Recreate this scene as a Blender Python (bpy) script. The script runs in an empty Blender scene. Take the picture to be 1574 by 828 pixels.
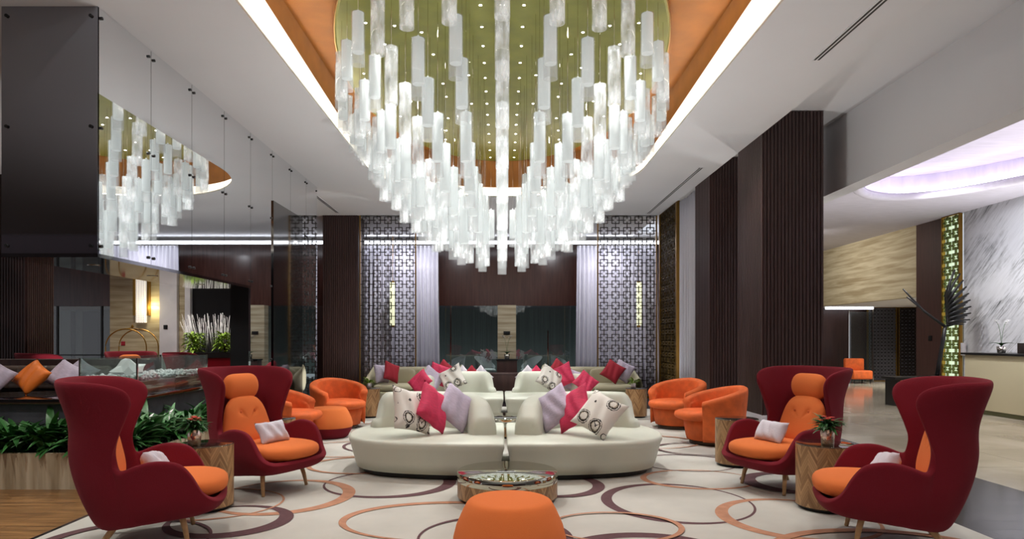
import bpy, bmesh, math, random
from mathutils import Vector, Matrix
random.seed(7)
PI = math.pi
C = bpy.context.scene.collection
sc = bpy.context.scene

# ------------------------------------------------------------------ camera, world, lights, exposure
EYE = 1.41
cam = bpy.data.cameras.new('camera'); cam_o = bpy.data.objects.new('camera', cam); C.objects.link(cam_o)
cam_o.location = (0, 0, EYE); cam_o.rotation_euler = (PI/2, 0, 0)
cam.sensor_width = 36; cam.lens = 36*1000/1574
cam.shift_x = 15/1574; cam.shift_y = 108/1574
cam.clip_start = .05; cam.clip_end = 200
sc.camera = cam_o
w = bpy.data.worlds.new('world'); sc.world = w; w.use_nodes = True
w.node_tree.nodes['Background'].inputs[0].default_value = (.86, .9, 1, 1)
w.node_tree.nodes['Background'].inputs[1].default_value = 0.75
sc.view_settings.view_transform = 'Standard'; sc.view_settings.look = 'None'
sc.view_settings.gamma = 1; sc.view_settings.exposure = 0.08
sc.view_settings.use_curve_mapping = False
try:
    sc.cycles.use_denoising = True
    sc.cycles.max_bounces = 9; sc.cycles.transparent_max_bounces = 24
    sc.cycles.diffuse_bounces = 4; sc.cycles.glossy_bounces = 4
    sc.cycles.sample_clamp_indirect = 4.0
    sc.cycles.caustics_reflective = False; sc.cycles.caustics_refractive = False
except Exception: pass

def spot(x, y, z, power, ang=110, blend=.9, col=(1, .95, .88), rad=.06, tgt=None):
    l = bpy.data.lights.new('spot_beam', 'SPOT'); l.energy = power; l.spot_size = math.radians(ang)
    l.spot_blend = blend; l.color = col; l.shadow_soft_size = rad
    o = bpy.data.objects.new('spot_beam', l); C.objects.link(o); o.location = (x, y, z)
    if tgt is not None:
        d = Vector(tgt) - Vector((x, y, z)); o.rotation_euler = d.to_track_quat('-Z', 'Y').to_euler()
    return o
# downlights in the oval disc; the soffit and reception ceiling spots are added light
for x, y in ((-1.0, 7.6), (1.0, 7.6), (-1.1, 9.9), (1.1, 9.9), (-.9, 12.2), (.9, 12.2)):
    spot(x, y, 5.2, 330, 110, col=(1, .98, .95))
for x, y in ((-3.0, 3.6), (3.1, 3.6), (-3.0, 6.4), (3.1, 6.4), (-3.0, 9.6), (3.1, 9.6), (-2.6, 14.9), (2.7, 14.9), (0, 14.9)):
    spot(x, y, 4.44, 110, 120, col=(1, .97, .94))
for x, y in ((-1.2, 2.4), (1.3, 2.4)):
    spot(x, y, 5.3, 200, 110, col=(1, .98, .95))
for y in (4, 7, 10, 12.6): spot(7.6, y, 4.26, 260, 100, blend=1, col=(.96, .97, 1), tgt=(10.5, y, 2.0))  # added wash of light on the mural wall
for y in (17.5, 19.5): spot(7.4, y, 4.2, 220, 100, blend=1, col=(1, .95, .86), tgt=(10.5, y+.4, 3.0))  # extra spots added to lift the travertine
for x in (-1.4, 1.4): spot(x, 22.6, 2.6, 420, 150, col=(.95, 1, .98))  # unseen spots added to brighten the room behind the window
spot(-4.9, 3.6, 4.43, 260, 110); spot(-8.2, 14.3, 4.43, 230, 110); spot(-6.6, 13.9, 4.43, 260, 90)  # added to light the planter front, pilaster and shrubs
for y in (6.6, 7.7, 8.9): spot(-4.14, y, 2.155, 45, 120, blend=.8, rad=.04)
for x, y in ((-6.3, 8), (-8.6, 12.6), (-10.5, 12.6), (-6.2, 13.4), (-6, 4.6)):
    spot(x, y, 4.42, 120, 130, col=(1, .93, .82))
for x, y in ((7.4, 6.5), (7.4, 10.5), (8.8, 13.6), (6.5, 14), (7, 18), (12.2, 19.5), (6.0, 3)):
    spot(x, y, 4.26 if x < 10 else 2.5, 170 if x < 10 else 420, 130, col=(1, .95, .87))
for x, y in ((-1.5, 17.6), (1.7, 17.6), (-2.8, 18.2), (3.1, 18.2)):
    spot(x, y, 4.42, 150, 120, blend=1, col=(.95, .95, 1), tgt=(x*1.05, 19.4, 1.6))  # added spots aimed at the curtains behind the lattice

# unseen upward spots added behind camera and furniture to brighten the ceilings
for x, y, p in ((-2.9, 1.2, 240), (2.9, 1.2, 240), (-3.2, -2, 170), (3.2, -2, 170), (5.4, 12.6, 160), (-3.3, 14.75, 80), (3.2, 14.8, 80), (-1.0, 8.5, 210), (1.0, 8.5, 210), (0, 13.6, 130), (9.95, 9.0, 380), (9.95, 11.5, 260), (-6.6, 10.6, 200)):
    spot(x, y, .12 if x < 9 else 1.3, p, 150, 1, (1, .98, .95), .05, tgt=(x*.98, y+.3, 9))

# ------------------------------------------------------------------ helpers
def lin(c):
    return tuple(((v/255)/12.92 if v/255 <= .04045 else ((v/255+.055)/1.055)**2.4) for v in c) + (1,)
MATS = {}
def mat(name, col, rough=.6, metal=0, bump=0, bscale=40, var=0, vscale=6, emit=0, ecol=None, spec=.5, sheen=0, trans=0, alpha=1, stretch=None, coat=0):
    if name in MATS: return MATS[name]
    m = bpy.data.materials.new(name); m.use_nodes = True; nt = m.node_tree; N = nt.nodes; L = nt.links
    b = N['Principled BSDF']; c = lin(col)
    b.inputs['Base Color'].default_value = c; b.inputs['Roughness'].default_value = rough
    b.inputs['Metallic'].default_value = metal; b.inputs['Specular IOR Level'].default_value = spec
    if coat: b.inputs['Coat Weight'].default_value = coat; b.inputs['Coat Roughness'].default_value = .06
    if sheen:
        b.inputs['Sheen Weight'].default_value = sheen; b.inputs['Sheen Tint'].default_value = tuple(min(1, v*1.5+.05) for v in c[:3])+(1,)
    if emit: b.inputs['Emission Color'].default_value = lin(ecol or col); b.inputs['Emission Strength'].default_value = emit
    if trans: b.inputs['Transmission Weight'].default_value = trans
    if alpha < 1: b.inputs['Alpha'].default_value = alpha
    if bump or var:
        tc = N.new('ShaderNodeTexCoord'); mp = N.new('ShaderNodeMapping'); L.new(tc.outputs['Object'], mp.inputs[0])
        if stretch: mp.inputs['Scale'].default_value = stretch
    if var:
        n = N.new('ShaderNodeTexNoise'); n.inputs['Scale'].default_value = vscale; n.inputs['Detail'].default_value = 5
        L.new(mp.outputs[0], n.inputs['Vector'])
        r = N.new('ShaderNodeValToRGB'); r.color_ramp.elements[0].position = .3; r.color_ramp.elements[1].position = .7
        r.color_ramp.elements[0].color = tuple(v*(1-var) for v in c[:3])+(1,)
        r.color_ramp.elements[1].color = tuple(min(1, v*(1+var)) for v in c[:3])+(1,)
        L.new(n.outputs['Fac'], r.inputs[0]); L.new(r.outputs[0], b.inputs['Base Color'])
    if bump:
        n2 = N.new('ShaderNodeTexNoise'); n2.inputs['Scale'].default_value = bscale; n2.inputs['Detail'].default_value = 3
        L.new(mp.outputs[0], n2.inputs['Vector'])
        bm = N.new('ShaderNodeBump'); bm.inputs['Strength'].default_value = bump; bm.inputs['Distance'].default_value = .01
        L.new(n2.outputs['Fac'], bm.inputs['Height']); L.new(bm.outputs[0], b.inputs['Normal'])
    MATS[name] = m; return m

def glassy(name, tint, refl=.12, dens=0.0, dcol=(255, 255, 255), rough=.02, fres=1.25, bump=0, glow=0):
    """clear glass sheet: transparent, tinted, fresnel reflection, a share of milky diffuse"""
    m = bpy.data.materials.new(name); m.use_nodes = True; nt = m.node_tree; N = nt.nodes; L = nt.links
    for n in list(N): N.remove(n)
    geo = N.new('ShaderNodeNewGeometry'); inv = N.new('ShaderNodeMath'); inv.operation = 'SUBTRACT'; inv.inputs[0].default_value = 1; L.new(geo.outputs['Backfacing'], inv.inputs[1])
    out = N.new('ShaderNodeOutputMaterial'); t = N.new('ShaderNodeBsdfTransparent'); g = N.new('ShaderNodeBsdfGlossy')
    t.inputs[0].default_value = lin(tint); g.inputs['Roughness'].default_value = rough
    lw = N.new('ShaderNodeFresnel'); lw.inputs[0].default_value = 1.45
    mr = N.new('ShaderNodeMapRange'); mr.inputs['To Min'].default_value = refl; mr.inputs['To Max'].default_value = min(1, refl+fres*.8)
    L.new(lw.outputs[0], mr.inputs['Value'])
    mx = N.new('ShaderNodeMixShader'); ml = N.new('ShaderNodeMath'); ml.operation = 'MULTIPLY'; L.new(mr.outputs[0], ml.inputs[0]); L.new(inv.outputs[0], ml.inputs[1]); L.new(ml.outputs[0], mx.inputs[0]); L.new(t.outputs[0], mx.inputs[1]); L.new(g.outputs[0], mx.inputs[2])
    last = mx
    if dens:
        d = N.new('ShaderNodeBsdfDiffuse'); d.inputs[0].default_value = lin(dcol)
        tr = N.new('ShaderNodeBsdfTranslucent'); tr.inputs[0].default_value = lin(dcol)
        a = N.new('ShaderNodeAddShader'); h = N.new('ShaderNodeMixShader'); h.inputs[0].default_value = .5
        L.new(d.outputs[0], h.inputs[1]); L.new(tr.outputs[0], h.inputs[2])
        m2 = N.new('ShaderNodeMixShader'); m2.inputs[0].default_value = dens
        if glow:      # emission added so the tubes look whitened by the downlights above
            em = N.new('ShaderNodeEmission'); em.inputs[0].default_value = lin((244, 244, 242)); em.inputs[1].default_value = glow
            L.new(h.outputs[0], a.inputs[0]); L.new(em.outputs[0], a.inputs[1]); h = a
        if bump:
            tc = N.new('ShaderNodeTexCoord'); no = N.new('ShaderNodeTexNoise'); no.inputs['Scale'].default_value = 14; no.inputs['Detail'].default_value = 4
            mp = N.new('ShaderNodeMapping'); mp.inputs['Scale'].default_value = (1, 1, .35)
            L.new(tc.outputs['Object'], mp.inputs[0]); L.new(mp.outputs[0], no.inputs['Vector'])
            r2 = N.new('ShaderNodeMapRange'); r2.inputs['From Min'].default_value = .38; r2.inputs['From Max'].default_value = .78
            r2.inputs['To Min'].default_value = dens*.35; r2.inputs['To Max'].default_value = min(.95, dens*2.6)
            L.new(no.outputs['Fac'], r2.inputs['Value']); L.new(r2.outputs[0], m2.inputs[0])
        L.new(mx.outputs[0], m2.inputs[1]); L.new(h.outputs[0], m2.inputs[2]); last = m2
    L.new(last.outputs[0], out.inputs[0]); MATS[name] = m; return m

class MB:
    def __init__(s): s.v = []; s.f = []; s.m = []; s.mi = 0; s.smooth = set()
    def add(s, vs, fs, smooth=False):
        k = len(s.v); s.v += [tuple(v) for v in vs]
        for f in fs:
            if smooth: s.smooth.add(len(s.f))
            s.f.append(tuple(k+i for i in f)); s.m.append(s.mi)
        return s
    def box(s, x0, x1, y0, y1, z0, z1):
        vs = [(x, y, z) for z in (z0, z1) for y in (y0, y1) for x in (x0, x1)]
        return s.add(vs, [(0, 2, 3, 1), (4, 5, 7, 6), (0, 1, 5, 4), (2, 6, 7, 3), (0, 4, 6, 2), (1, 3, 7, 5)])
    def lathe(s, prof, n=32, cx=0, cy=0, sx=1, sy=1, cap=True, smooth=True):
        vs = []; fs = []; P = len(prof)
        for r, z in prof:
            for i in range(n):
                a = 2*PI*i/n; vs.append((cx+sx*r*math.cos(a), cy+sy*r*math.sin(a), z))
        for j in range(P-1):
            for i in range(n):
                fs.append((j*n+i, j*n+(i+1) % n, (j+1)*n+(i+1) % n, (j+1)*n+i))
        s.add(vs, fs, smooth)
        if cap:
            s.add(vs[:n], [tuple(range(n-1, -1, -1))]); s.add(vs[-n:], [tuple(range(n))])
        return s
    def tube(s, pts, r, n=8, r1=None, smooth=True):
        pts = [Vector(p) for p in pts]; vs = []; fs = []; K = len(pts)
        for k, p in enumerate(pts):
            d = (pts[min(k+1, K-1)]-pts[max(k-1, 0)]).normalized()
            a = d.cross(Vector((0, 0, 1)));  a = d.cross(Vector((1, 0, 0))) if a.length < .05 else a
            a.normalize(); b = d.cross(a).normalized(); rr = r if r1 is None else r+(r1-r)*k/(K-1)
            for i in range(n):
                t = 2*PI*i/n; vs.append(p+a*rr*math.cos(t)+b*rr*math.sin(t))
        for k in range(K-1):
            for i in range(n): fs.append((k*n+i, (k+1)*n+i, (k+1)*n+(i+1) % n, k*n+(i+1) % n))
        fs.append(tuple(range(n))); fs.append(tuple(range(K*n-1, (K-1)*n-1, -1)))
        return s.add(vs, fs, smooth)
    def grid(s, fn, nu, nv, closeu=False, smooth=True):
        vs = [fn(i/(nu if closeu else nu-1), j/(nv-1)) for j in range(nv) for i in range(nu)]
        fs = []
        for j in range(nv-1):
            for i in range(nu if closeu else nu-1):
                fs.append((j*nu+i, j*nu+(i+1) % nu, (j+1)*nu+(i+1) % nu, (j+1)*nu+i))
        return s.add(vs, fs, smooth)
    def loops(s, L, smooth=False, closed=True):
        n = len(L[0]); vs = [p for l in L for p in l]; fs = []
        for j in range(len(L)-1):
            for i in range(n if closed else n-1): fs.append((j*n+i, j*n+(i+1) % n, (j+1)*n+(i+1) % n, (j+1)*n+i))
        return s.add(vs, fs, smooth)
    def obj(s, name, m, parent=None, loc=None, fix=True, bevel=0, sub=0):
        me = bpy.data.meshes.new(name); me.from_pydata(s.v, [], s.f)
        ms = m if isinstance(m, (list, tuple)) else [m]
        for x in ms: me.materials.append(x)
        for i, p in enumerate(me.polygons):
            p.material_index = min(s.m[i], len(ms)-1); p.use_smooth = i in s.smooth
        if fix:
            bm = bmesh.new(); bm.from_mesh(me); bmesh.ops.remove_doubles(bm, verts=bm.verts, dist=1e-5)
            bmesh.ops.recalc_face_normals(bm, faces=bm.faces); bm.to_mesh(me); bm.free()
        me.update(); o = bpy.data.objects.new(name, me); C.objects.link(o)
        if parent: o.parent = parent
        if loc: o.location = loc
        if bevel:
            b = o.modifiers.new('bevel', 'BEVEL'); b.width = bevel; b.segments = 3; b.limit_method = 'ANGLE'; b.angle_limit = math.radians(40)
            for p in me.polygons: p.use_smooth = True
        if sub: b = o.modifiers.new('sub', 'SUBSURF'); b.levels = sub; b.render_levels = sub
        return o
def thing(name, label, cat, loc=(0, 0, 0), rz=0, group=None):
    o = bpy.data.objects.new(name, None); C.objects.link(o); o.location = loc; o.rotation_euler = (0, 0, rz)
    o.empty_display_size = .1
    return tag(o, label, cat, group)
def tag(o, label, cat, group=None):
    o['label'] = label; o['category'] = cat
    if group: o['group'] = group
    return o
def struct(o, label=None):
    o['kind'] = 'structure'
    if label: o['label'] = label
    return o
def dup(root, loc, rz=None, label=None, group=None, rot=None):
    kids = list(root.children); r = root.copy(); C.objects.link(r); r.location = loc
    if rz is not None: r.rotation_euler = (0, 0, rz)
    if rot is not None: r.rotation_euler = rot
    if label: r['label'] = label
    if group: r['group'] = group
    for ch in kids:
        c = ch.copy(); C.objects.link(c); c.parent = r
        for g in ch.children:
            d = g.copy(); C.objects.link(d); d.parent = c
    return r
def cr(P, t):
    """catmull-rom through P, t in 0..1"""
    n = len(P)-1; x = min(max(t*n, 0), n-1e-6); i = int(x); f = x-i
    p0 = Vector(P[max(i-1, 0)]); p1 = Vector(P[i]); p2 = Vector(P[i+1]); p3 = Vector(P[min(i+2, n)])
    if i == 0: p0 = p1*2-p2
    if i+2 > n: p3 = p2*2-p1
    return .5*((2*p1)+(p2-p0)*f+(2*p0-5*p1+4*p2-p3)*f*f+(3*p1-p0-3*p2+p3)*f**3)

# ------------------------------------------------------------------ materials
M_soffit = mat('white_plaster', (214, 214, 217), .9, var=.03, vscale=.5)
M_cove = mat('cove_plaster', (225, 222, 215), .8)
M_orange_leaf = mat('copper_leaf_ceiling', (160, 98, 28), .6, metal=0, var=.12, vscale=3, bump=.1, bscale=60)
M_green = mat('olive_gold_leaf', (116, 116, 42), .38, metal=.35, var=.12, vscale=4)
M_led = mat('led_strip', (255, 246, 232), .5, emit=13, ecol=(255, 247, 238))
M_ledw = mat('led_strip_cool', (255, 255, 255), .5, emit=4, ecol=(245, 248, 255))
M_dot = mat('downlight_glow', (255, 255, 255), .5, emit=25, ecol=(255, 252, 245))
M_black = mat('black_metal', (18, 18, 20), .35)
M_gold = mat('brass', (168, 128, 60), .3, metal=.9)
M_brownwood = mat('dark_brown_wood', (66, 42, 38), .42, var=.25, vscale=3, stretch=(6, 6, .5))
M_header = mat('dark_brown_lacquered_wood', (70, 42, 36), .2, var=.25, vscale=3, stretch=(6, 6, .5))
M_fluted = mat('fluted_walnut', (66, 47, 45), .45, var=.2, vscale=4, stretch=(4, 4, .4))
M_mirror = mat('mirror_glass', (236, 238, 240), .015, metal=1)
M_hoodmir = mat('smoked_mirror', (150, 152, 160), .03, metal=1)
M_blackglass = mat('black_glass', (10, 10, 12), .04, spec=.8, coat=1)
M_travertine = None
M_shell = mat('wine_red_wool', (114, 0, 26), .95, bump=.35, bscale=260, sheen=.06)
M_owool = mat('orange_wool', (226, 120, 58), .95, bump=.3, bscale=260, sheen=.2)
M_velvet = mat('orange_velvet', (206, 94, 36), .75, var=.18, vscale=9, bump=.15, bscale=60, sheen=.5)
M_ash = mat('ash_wood', (190, 152, 108), .5, var=.12, vscale=6, stretch=(1, 1, 8))
M_leather = mat('cream_leather', (210, 214, 200), .42, bump=.08, bscale=120, var=.03, vscale=3)
M_beige = mat('beige_upholstery', (176, 170, 144), .7, bump=.1, bscale=150)
M_lilac = mat('lilac_velvet', (186, 176, 196), .8, var=.1, vscale=18, bump=.35, bscale=28, stretch=(1, 1, 3), sheen=.4)
M_pink = mat('raspberry_velvet', (196, 44, 84), .75, var=.15, vscale=16, bump=.4, bscale=30, stretch=(1, 1, 3), sheen=.5)
M_crimson = mat('crimson_cloth', (150, 22, 42), .8, bump=.2, bscale=80)
M_white = mat('off_white_cloth', (214, 210, 220), .85, bump=.2, bscale=60)
M_opil = mat('orange_satin', (224, 116, 32), .55, bump=.2, bscale=30)
M_curtain = mat('sheer_lilac_curtain', (204, 202, 212), .85)
M_leaf = mat('plant_leaf', (52, 104, 50), .4, var=.45, vscale=7)
M_leafl = mat('young_leaf', (140, 172, 60), .5, var=.4, vscale=9)
M_soil = mat('potting_soil', (40, 30, 24), .95)
M_petal = mat('white_petal', (240, 238, 240), .6)
M_red = mat('red_flower', (205, 60, 40), .6)
M_stoneblk = mat('dark_slate_block', (62, 62, 70), .55, var=.3, vscale=5, bump=.4, bscale=14)
M_leath = mat('brown_buttoned_leather', (86, 70, 62), .4)
M_chrome = mat('polished_steel', (200, 196, 188), .08, metal=1)
M_pebble = mat('white_pebble', (240, 240, 246), .6)
M_tube = glassy('clear_acrylic', (246, 247, 247), refl=.05, dens=.17, dcol=(245, 248, 250), rough=.12, bump=1, fres=1.1, glow=.5)
M_sleeve = glassy('clear_sleeve', (244, 245, 245), refl=.03, dens=.12, dcol=(245, 248, 250), rough=.15, fres=.9, glow=.3)
M_frost = glassy('frosted_acrylic', (235, 240, 242), refl=.02, dens=.9, dcol=(232, 236, 236), rough=.35, fres=.1, glow=.2)
M_pane = glassy('clear_glass', (225, 235, 232), refl=.06, dens=.03, rough=.01)
M_dkpane = glassy('smoked_glass', (206, 212, 210), refl=.13, dens=.05, dcol=(120, 140, 136), rough=.01)

def stone(name, c1, c2, stretch, scale=2.2, rough=.35, tile=None, coat=0, grout=(120, 110, 96), gw=.006, off=0):
    m = bpy.data.materials.new(name); m.use_nodes = True; nt = m.node_tree; N = nt.nodes; L = nt.links
    b = N['Principled BSDF']; b.inputs['Roughness'].default_value = rough
    if coat: b.inputs['Coat Weight'].default_value = coat; b.inputs['Coat Roughness'].default_value = .05
    tc = N.new('ShaderNodeTexCoord'); mp = N.new('ShaderNodeMapping'); mp.inputs['Scale'].default_value = stretch
    L.new(tc.outputs['Object'], mp.inputs[0])
    n = N.new('ShaderNodeTexNoise'); n.inputs['Scale'].default_value = scale; n.inputs['Detail'].default_value = 7; n.inputs['Distortion'].default_value = .4
    L.new(mp.outputs[0], n.inputs['Vector'])
    r = N.new('ShaderNodeValToRGB'); r.color_ramp.elements[0].position = .35; r.color_ramp.elements[1].position = .65
    r.color_ramp.elements[0].color = lin(c1); r.color_ramp.elements[1].color = lin(c2); L.new(n.outputs['Fac'], r.inputs[0])
    src = r.outputs[0]
    if tile:
        br = N.new('ShaderNodeTexBrick'); br.offset = off; br.inputs['Scale'].default_value = 1
        br.inputs['Brick Width'].default_value = tile[0]; br.inputs['Row Height'].default_value = tile[1]
        br.inputs['Mortar Size'].default_value = gw
        br.inputs['Color1'].default_value = (1, 1, 1, 1); br.inputs['Color2'].default_value = (.82, .82, .82, 1)
        br.inputs['Mortar'].default_value = tuple(v for v in lin(grout)[:3])+(1,)
        mp2 = N.new('ShaderNodeMapping'); L.new(tc.outputs['Object'], mp2.inputs[0])
        if len(tile) > 2: mp2.inputs['Rotation'].default_value = tile[2]
        L.new(mp2.outputs[0], br.inputs['Vector'])
        mx = N.new('ShaderNodeMix'); mx.data_type = 'RGBA'; mx.blend_type = 'MULTIPLY'; mx.inputs[0].default_value = 1
        L.new(src, mx.inputs[6]); L.new(br.outputs['Color'], mx.inputs[7]); src = mx.outputs[2]
    L.new(src, b.inputs['Base Color']); MATS[name] = m; return m
M_travertine = stone('travertine', (150, 134, 104), (190, 178, 150), (.5, .5, 7), 1.6, .5)
M_marble = stone('polished_tan_marble', (174, 164, 144), (202, 194, 176), (1, 1, 1), .8, .12, tile=(1.2, 1.2), gw=.004)
M_darktile = stone('dark_porcelain_tile', (36, 31, 34), (66, 60, 66), (1, 4, 1), 1.4, .13, tile=(1.2, .22), gw=.008, grout=(90, 90, 90), off=.5)
M_parquet = stone('oak_parquet', (104, 72, 40), (150, 110, 66), (1, 8, 1), 2.5, .3, tile=(1.1, .12), gw=.002, grout=(60, 50, 40), off=.4)
M_planter = stone('cream_travertine_planter', (150, 134, 108), (196, 184, 160), (9, 9, .5), 1.3, .5)
M_whitestone = stone('white_marble', (196, 194, 200), (222, 220, 226), (1, 1, 1), 1.2, .3)
M_carpet = mat('cream_carpet_pile', (190, 188, 180), .95, var=.07, vscale=2.2, bump=.35, bscale=420)
M_ringd = mat('plum_carpet_pile', (92, 62, 66), .95, var=.12, vscale=30, bump=.3, bscale=420)
M_ringo = mat('terracotta_carpet_pile', (180, 130, 102), .95, var=.15, vscale=12, bump=.3, bscale=420)

def herringbone():
    m = bpy.data.materials.new('herringbone_veneer'); m.use_nodes = True; nt = m.node_tree; N = nt.nodes; L = nt.links
    b = N['Principled BSDF']; b.inputs['Roughness'].default_value = .38
    tc = N.new('ShaderNodeTexCoord'); sp = N.new('ShaderNodeSeparateXYZ'); L.new(tc.outputs['UV'], sp.inputs[0])
    def mth(op, a, c=None):
        n = N.new('ShaderNodeMath'); n.operation = op
        for k, v in enumerate((a, c)):
            if v is None: continue
            if isinstance(v, (int, float)): n.inputs[k].default_value = v
            else: L.new(v, n.inputs[k])
        return n.outputs[0]
    u, v = sp.outputs[0], sp.outputs[1]        # metres round the drum, metres up
    col = mth('DIVIDE', u, .15)
    tri = mth('ABSOLUTE', mth('SUBTRACT', mth('FRACT', col), .5))
    s = mth('ADD', mth('MULTIPLY', v, 1), mth('MULTIPLY', tri, .26))
    st = mth('DIVIDE', s, .034); fl = mth('FLOOR', st); fr = mth('FRACT', st)
    cb = N.new('ShaderNodeCombineXYZ'); L.new(fl, cb.inputs[0]); L.new(mth('FLOOR', mth('MULTIPLY', col, 2)), cb.inputs[1])
    wn = N.new('ShaderNodeTexWhiteNoise'); wn.noise_dimensions = '2D'; L.new(cb.outputs[0], wn.inputs['Vector'])
    r = N.new('ShaderNodeValToRGB'); r.color_ramp.elements[0].color = lin((126, 92, 58)); r.color_ramp.elements[1].color = lin((188, 150, 106))
    L.new(wn.outputs['Value'], r.inputs[0])
    gap = mth('GREATER_THAN', fr, .08); mx = N.new('ShaderNodeMix'); mx.data_type = 'RGBA'; mx.inputs[6].default_value = lin((96, 66, 40))
    L.new(gap, mx.inputs[0]); L.new(r.outputs[0], mx.inputs[7]); L.new(mx.outputs[2], b.inputs['Base Color'])
    return m
M_herring = herringbone()

def floral():
    m = bpy.data.materials.new('floral_print_cloth'); m.use_nodes = True; nt = m.node_tree; N = nt.nodes; L = nt.links
    b = N['Principled BSDF']; b.inputs['Roughness'].default_value = .8
    tc = N.new('ShaderNodeTexCoord'); mp = N.new('ShaderNodeMapping'); L.new(tc.outputs['Object'], mp.inputs[0]); mp.inputs['Scale'].default_value = (1, .25, 1)
    def flowers(scale, off, ramp):
        mm = N.new('ShaderNodeMapping'); mm.inputs['Location'].default_value = off; L.new(mp.outputs[0], mm.inputs[0])
        v = N.new('ShaderNodeTexVoronoi'); v.inputs['Scale'].default_value = scale; v.inputs['Randomness'].default_value = .75
        L.new(mm.outputs[0], v.inputs['Vector'])
        no = N.new('ShaderNodeTexNoise'); no.inputs['Scale'].default_value = 75; L.new(mm.outputs[0], no.inputs['Vector'])
        ad = N.new('ShaderNodeMath'); ad.operation = 'MULTIPLY_ADD'; ad.inputs[1].default_value = .09; L.new(no.outputs['Fac'], ad.inputs[0]); L.new(v.outputs['Distance'], ad.inputs[2])
        r = N.new('ShaderNodeValToRGB'); r.color_ramp.interpolation = 'CONSTANT'; e = r.color_ramp.elements
        e[0].position = 0; e[0].color = (.9, .9, .88, 1); e[1].position = ramp[0][0]; e[1].color = lin(ramp[0][1])
        for p, c in ramp[1:]: x = e.new(p); x.color = lin(c)
        L.new(ad.outputs[0], r.inputs[0]); return r.outputs[0]
    W = (240, 238, 234); K = (24, 22, 24); G = (150, 140, 122)
    a = flowers(4.6, (0, 0, 0), [(.06, K), (.14, W), (.25, G), (.28, K), (.33, W), (.37, K), (.40, W)])
    c = flowers(7, (3, 1, 2), [(.07, K), (.16, W), (.27, K), (.31, W)])
    mx = N.new('ShaderNodeMix'); mx.data_type = 'RGBA'; mx.blend_type = 'MULTIPLY'; mx.inputs[0].default_value = 1
    L.new(a, mx.inputs[6]); L.new(c, mx.inputs[7]); L.new(mx.outputs[2], b.inputs['Base Color']); return m
M_floral = floral()

def mural():
    m = bpy.data.materials.new('brushed_ink_mural'); m.use_nodes = True; nt = m.node_tree; N = nt.nodes; L = nt.links
    b = N['Principled BSDF']; b.inputs['Roughness'].default_value = .5
    tc = N.new('ShaderNodeTexCoord')
    def streak(rot, st, sc_, lo, hi, loc=(0, 0, 0)):
        mp = N.new('ShaderNodeMapping'); mp.inputs['Rotation'].default_value = rot; L.new(tc.outputs['Object'], mp.inputs[0])
        m2 = N.new('ShaderNodeMapping'); m2.inputs['Scale'].default_value = st; m2.inputs['Location'].default_value = loc; L.new(mp.outputs[0], m2.inputs[0])
        n = N.new('ShaderNodeTexNoise'); n.inputs['Scale'].default_value = sc_; n.inputs['Detail'].default_value = 8; n.inputs['Roughness'].default_value = .65; n.inputs['Distortion'].default_value = .5
        L.new(m2.outputs[0], n.inputs['Vector'])
        r = N.new('ShaderNodeMapRange'); r.inputs['From Min'].default_value = lo; r.inputs['From Max'].default_value = hi; L.new(n.outputs['Fac'], r.inputs['Value']); return r.outputs[0]
    fine = streak((.75, 0, 0), (1, .8, 9), 2.6, .43, .68)
    patch = streak((.6, 0, 0), (1, .5, 1.2), .8, .44, .6, (0, 3, 1))
    mu = N.new('ShaderNodeMath'); mu.operation = 'MULTIPLY'; L.new(fine, mu.inputs[0]); L.new(patch, mu.inputs[1])
    ad = N.new('ShaderNodeMath'); ad.operation = 'MULTIPLY_ADD'; ad.inputs[1].default_value = .12; L.new(fine, ad.inputs[0]); L.new(mu.outputs[0], ad.inputs[2])
    r = N.new('ShaderNodeValToRGB'); r.color_ramp.elements[0].color = lin((214, 216, 222)); r.color_ramp.elements[1].color = lin((60, 64, 68))
    L.new(ad.outputs[0], r.inputs[0]); L.new(r.outputs[0], b.inputs['Base Color']); return m
M_mural = mural()

def tufted():
    m = M_leath; nt = m.node_tree; N = nt.nodes; L = nt.links; b = N['Principled BSDF']
    tc = N.new('ShaderNodeTexCoord'); v = N.new('ShaderNodeTexVoronoi'); v.inputs['Scale'].default_value = 9; v.inputs['Randomness'].default_value = .15
    L.new(tc.outputs['Object'], v.inputs['Vector']); bp = N.new('ShaderNodeBump'); bp.inputs['Strength'].default_value = 1; bp.inputs['Distance'].default_value = .03; bp.invert = True
    L.new(v.outputs['Distance'], bp.inputs['Height']); L.new(bp.outputs[0], b.inputs['Normal'])
tufted()

# ------------------------------------------------------------------ SETTING
CZ = EYE+3.05      # main soffit height
def plate(name, x0, x1, y0, y1, z, m, t=.1, lab=None):
    return struct(MB().box(x0, x1, y0, y1, z-t if t > 0 else z, z if t > 0 else z-t).obj(name, m), lab)
plate('floor', -3.35, 4.85, -9, 24, 0, M_darktile, .1)
plate('floor_marble', 4.85, 15, -9, 24, 0, M_marble, .1)
plate('floor_wood', -24, -3.35, -9, 24, 0, M_parquet, .1)

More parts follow.
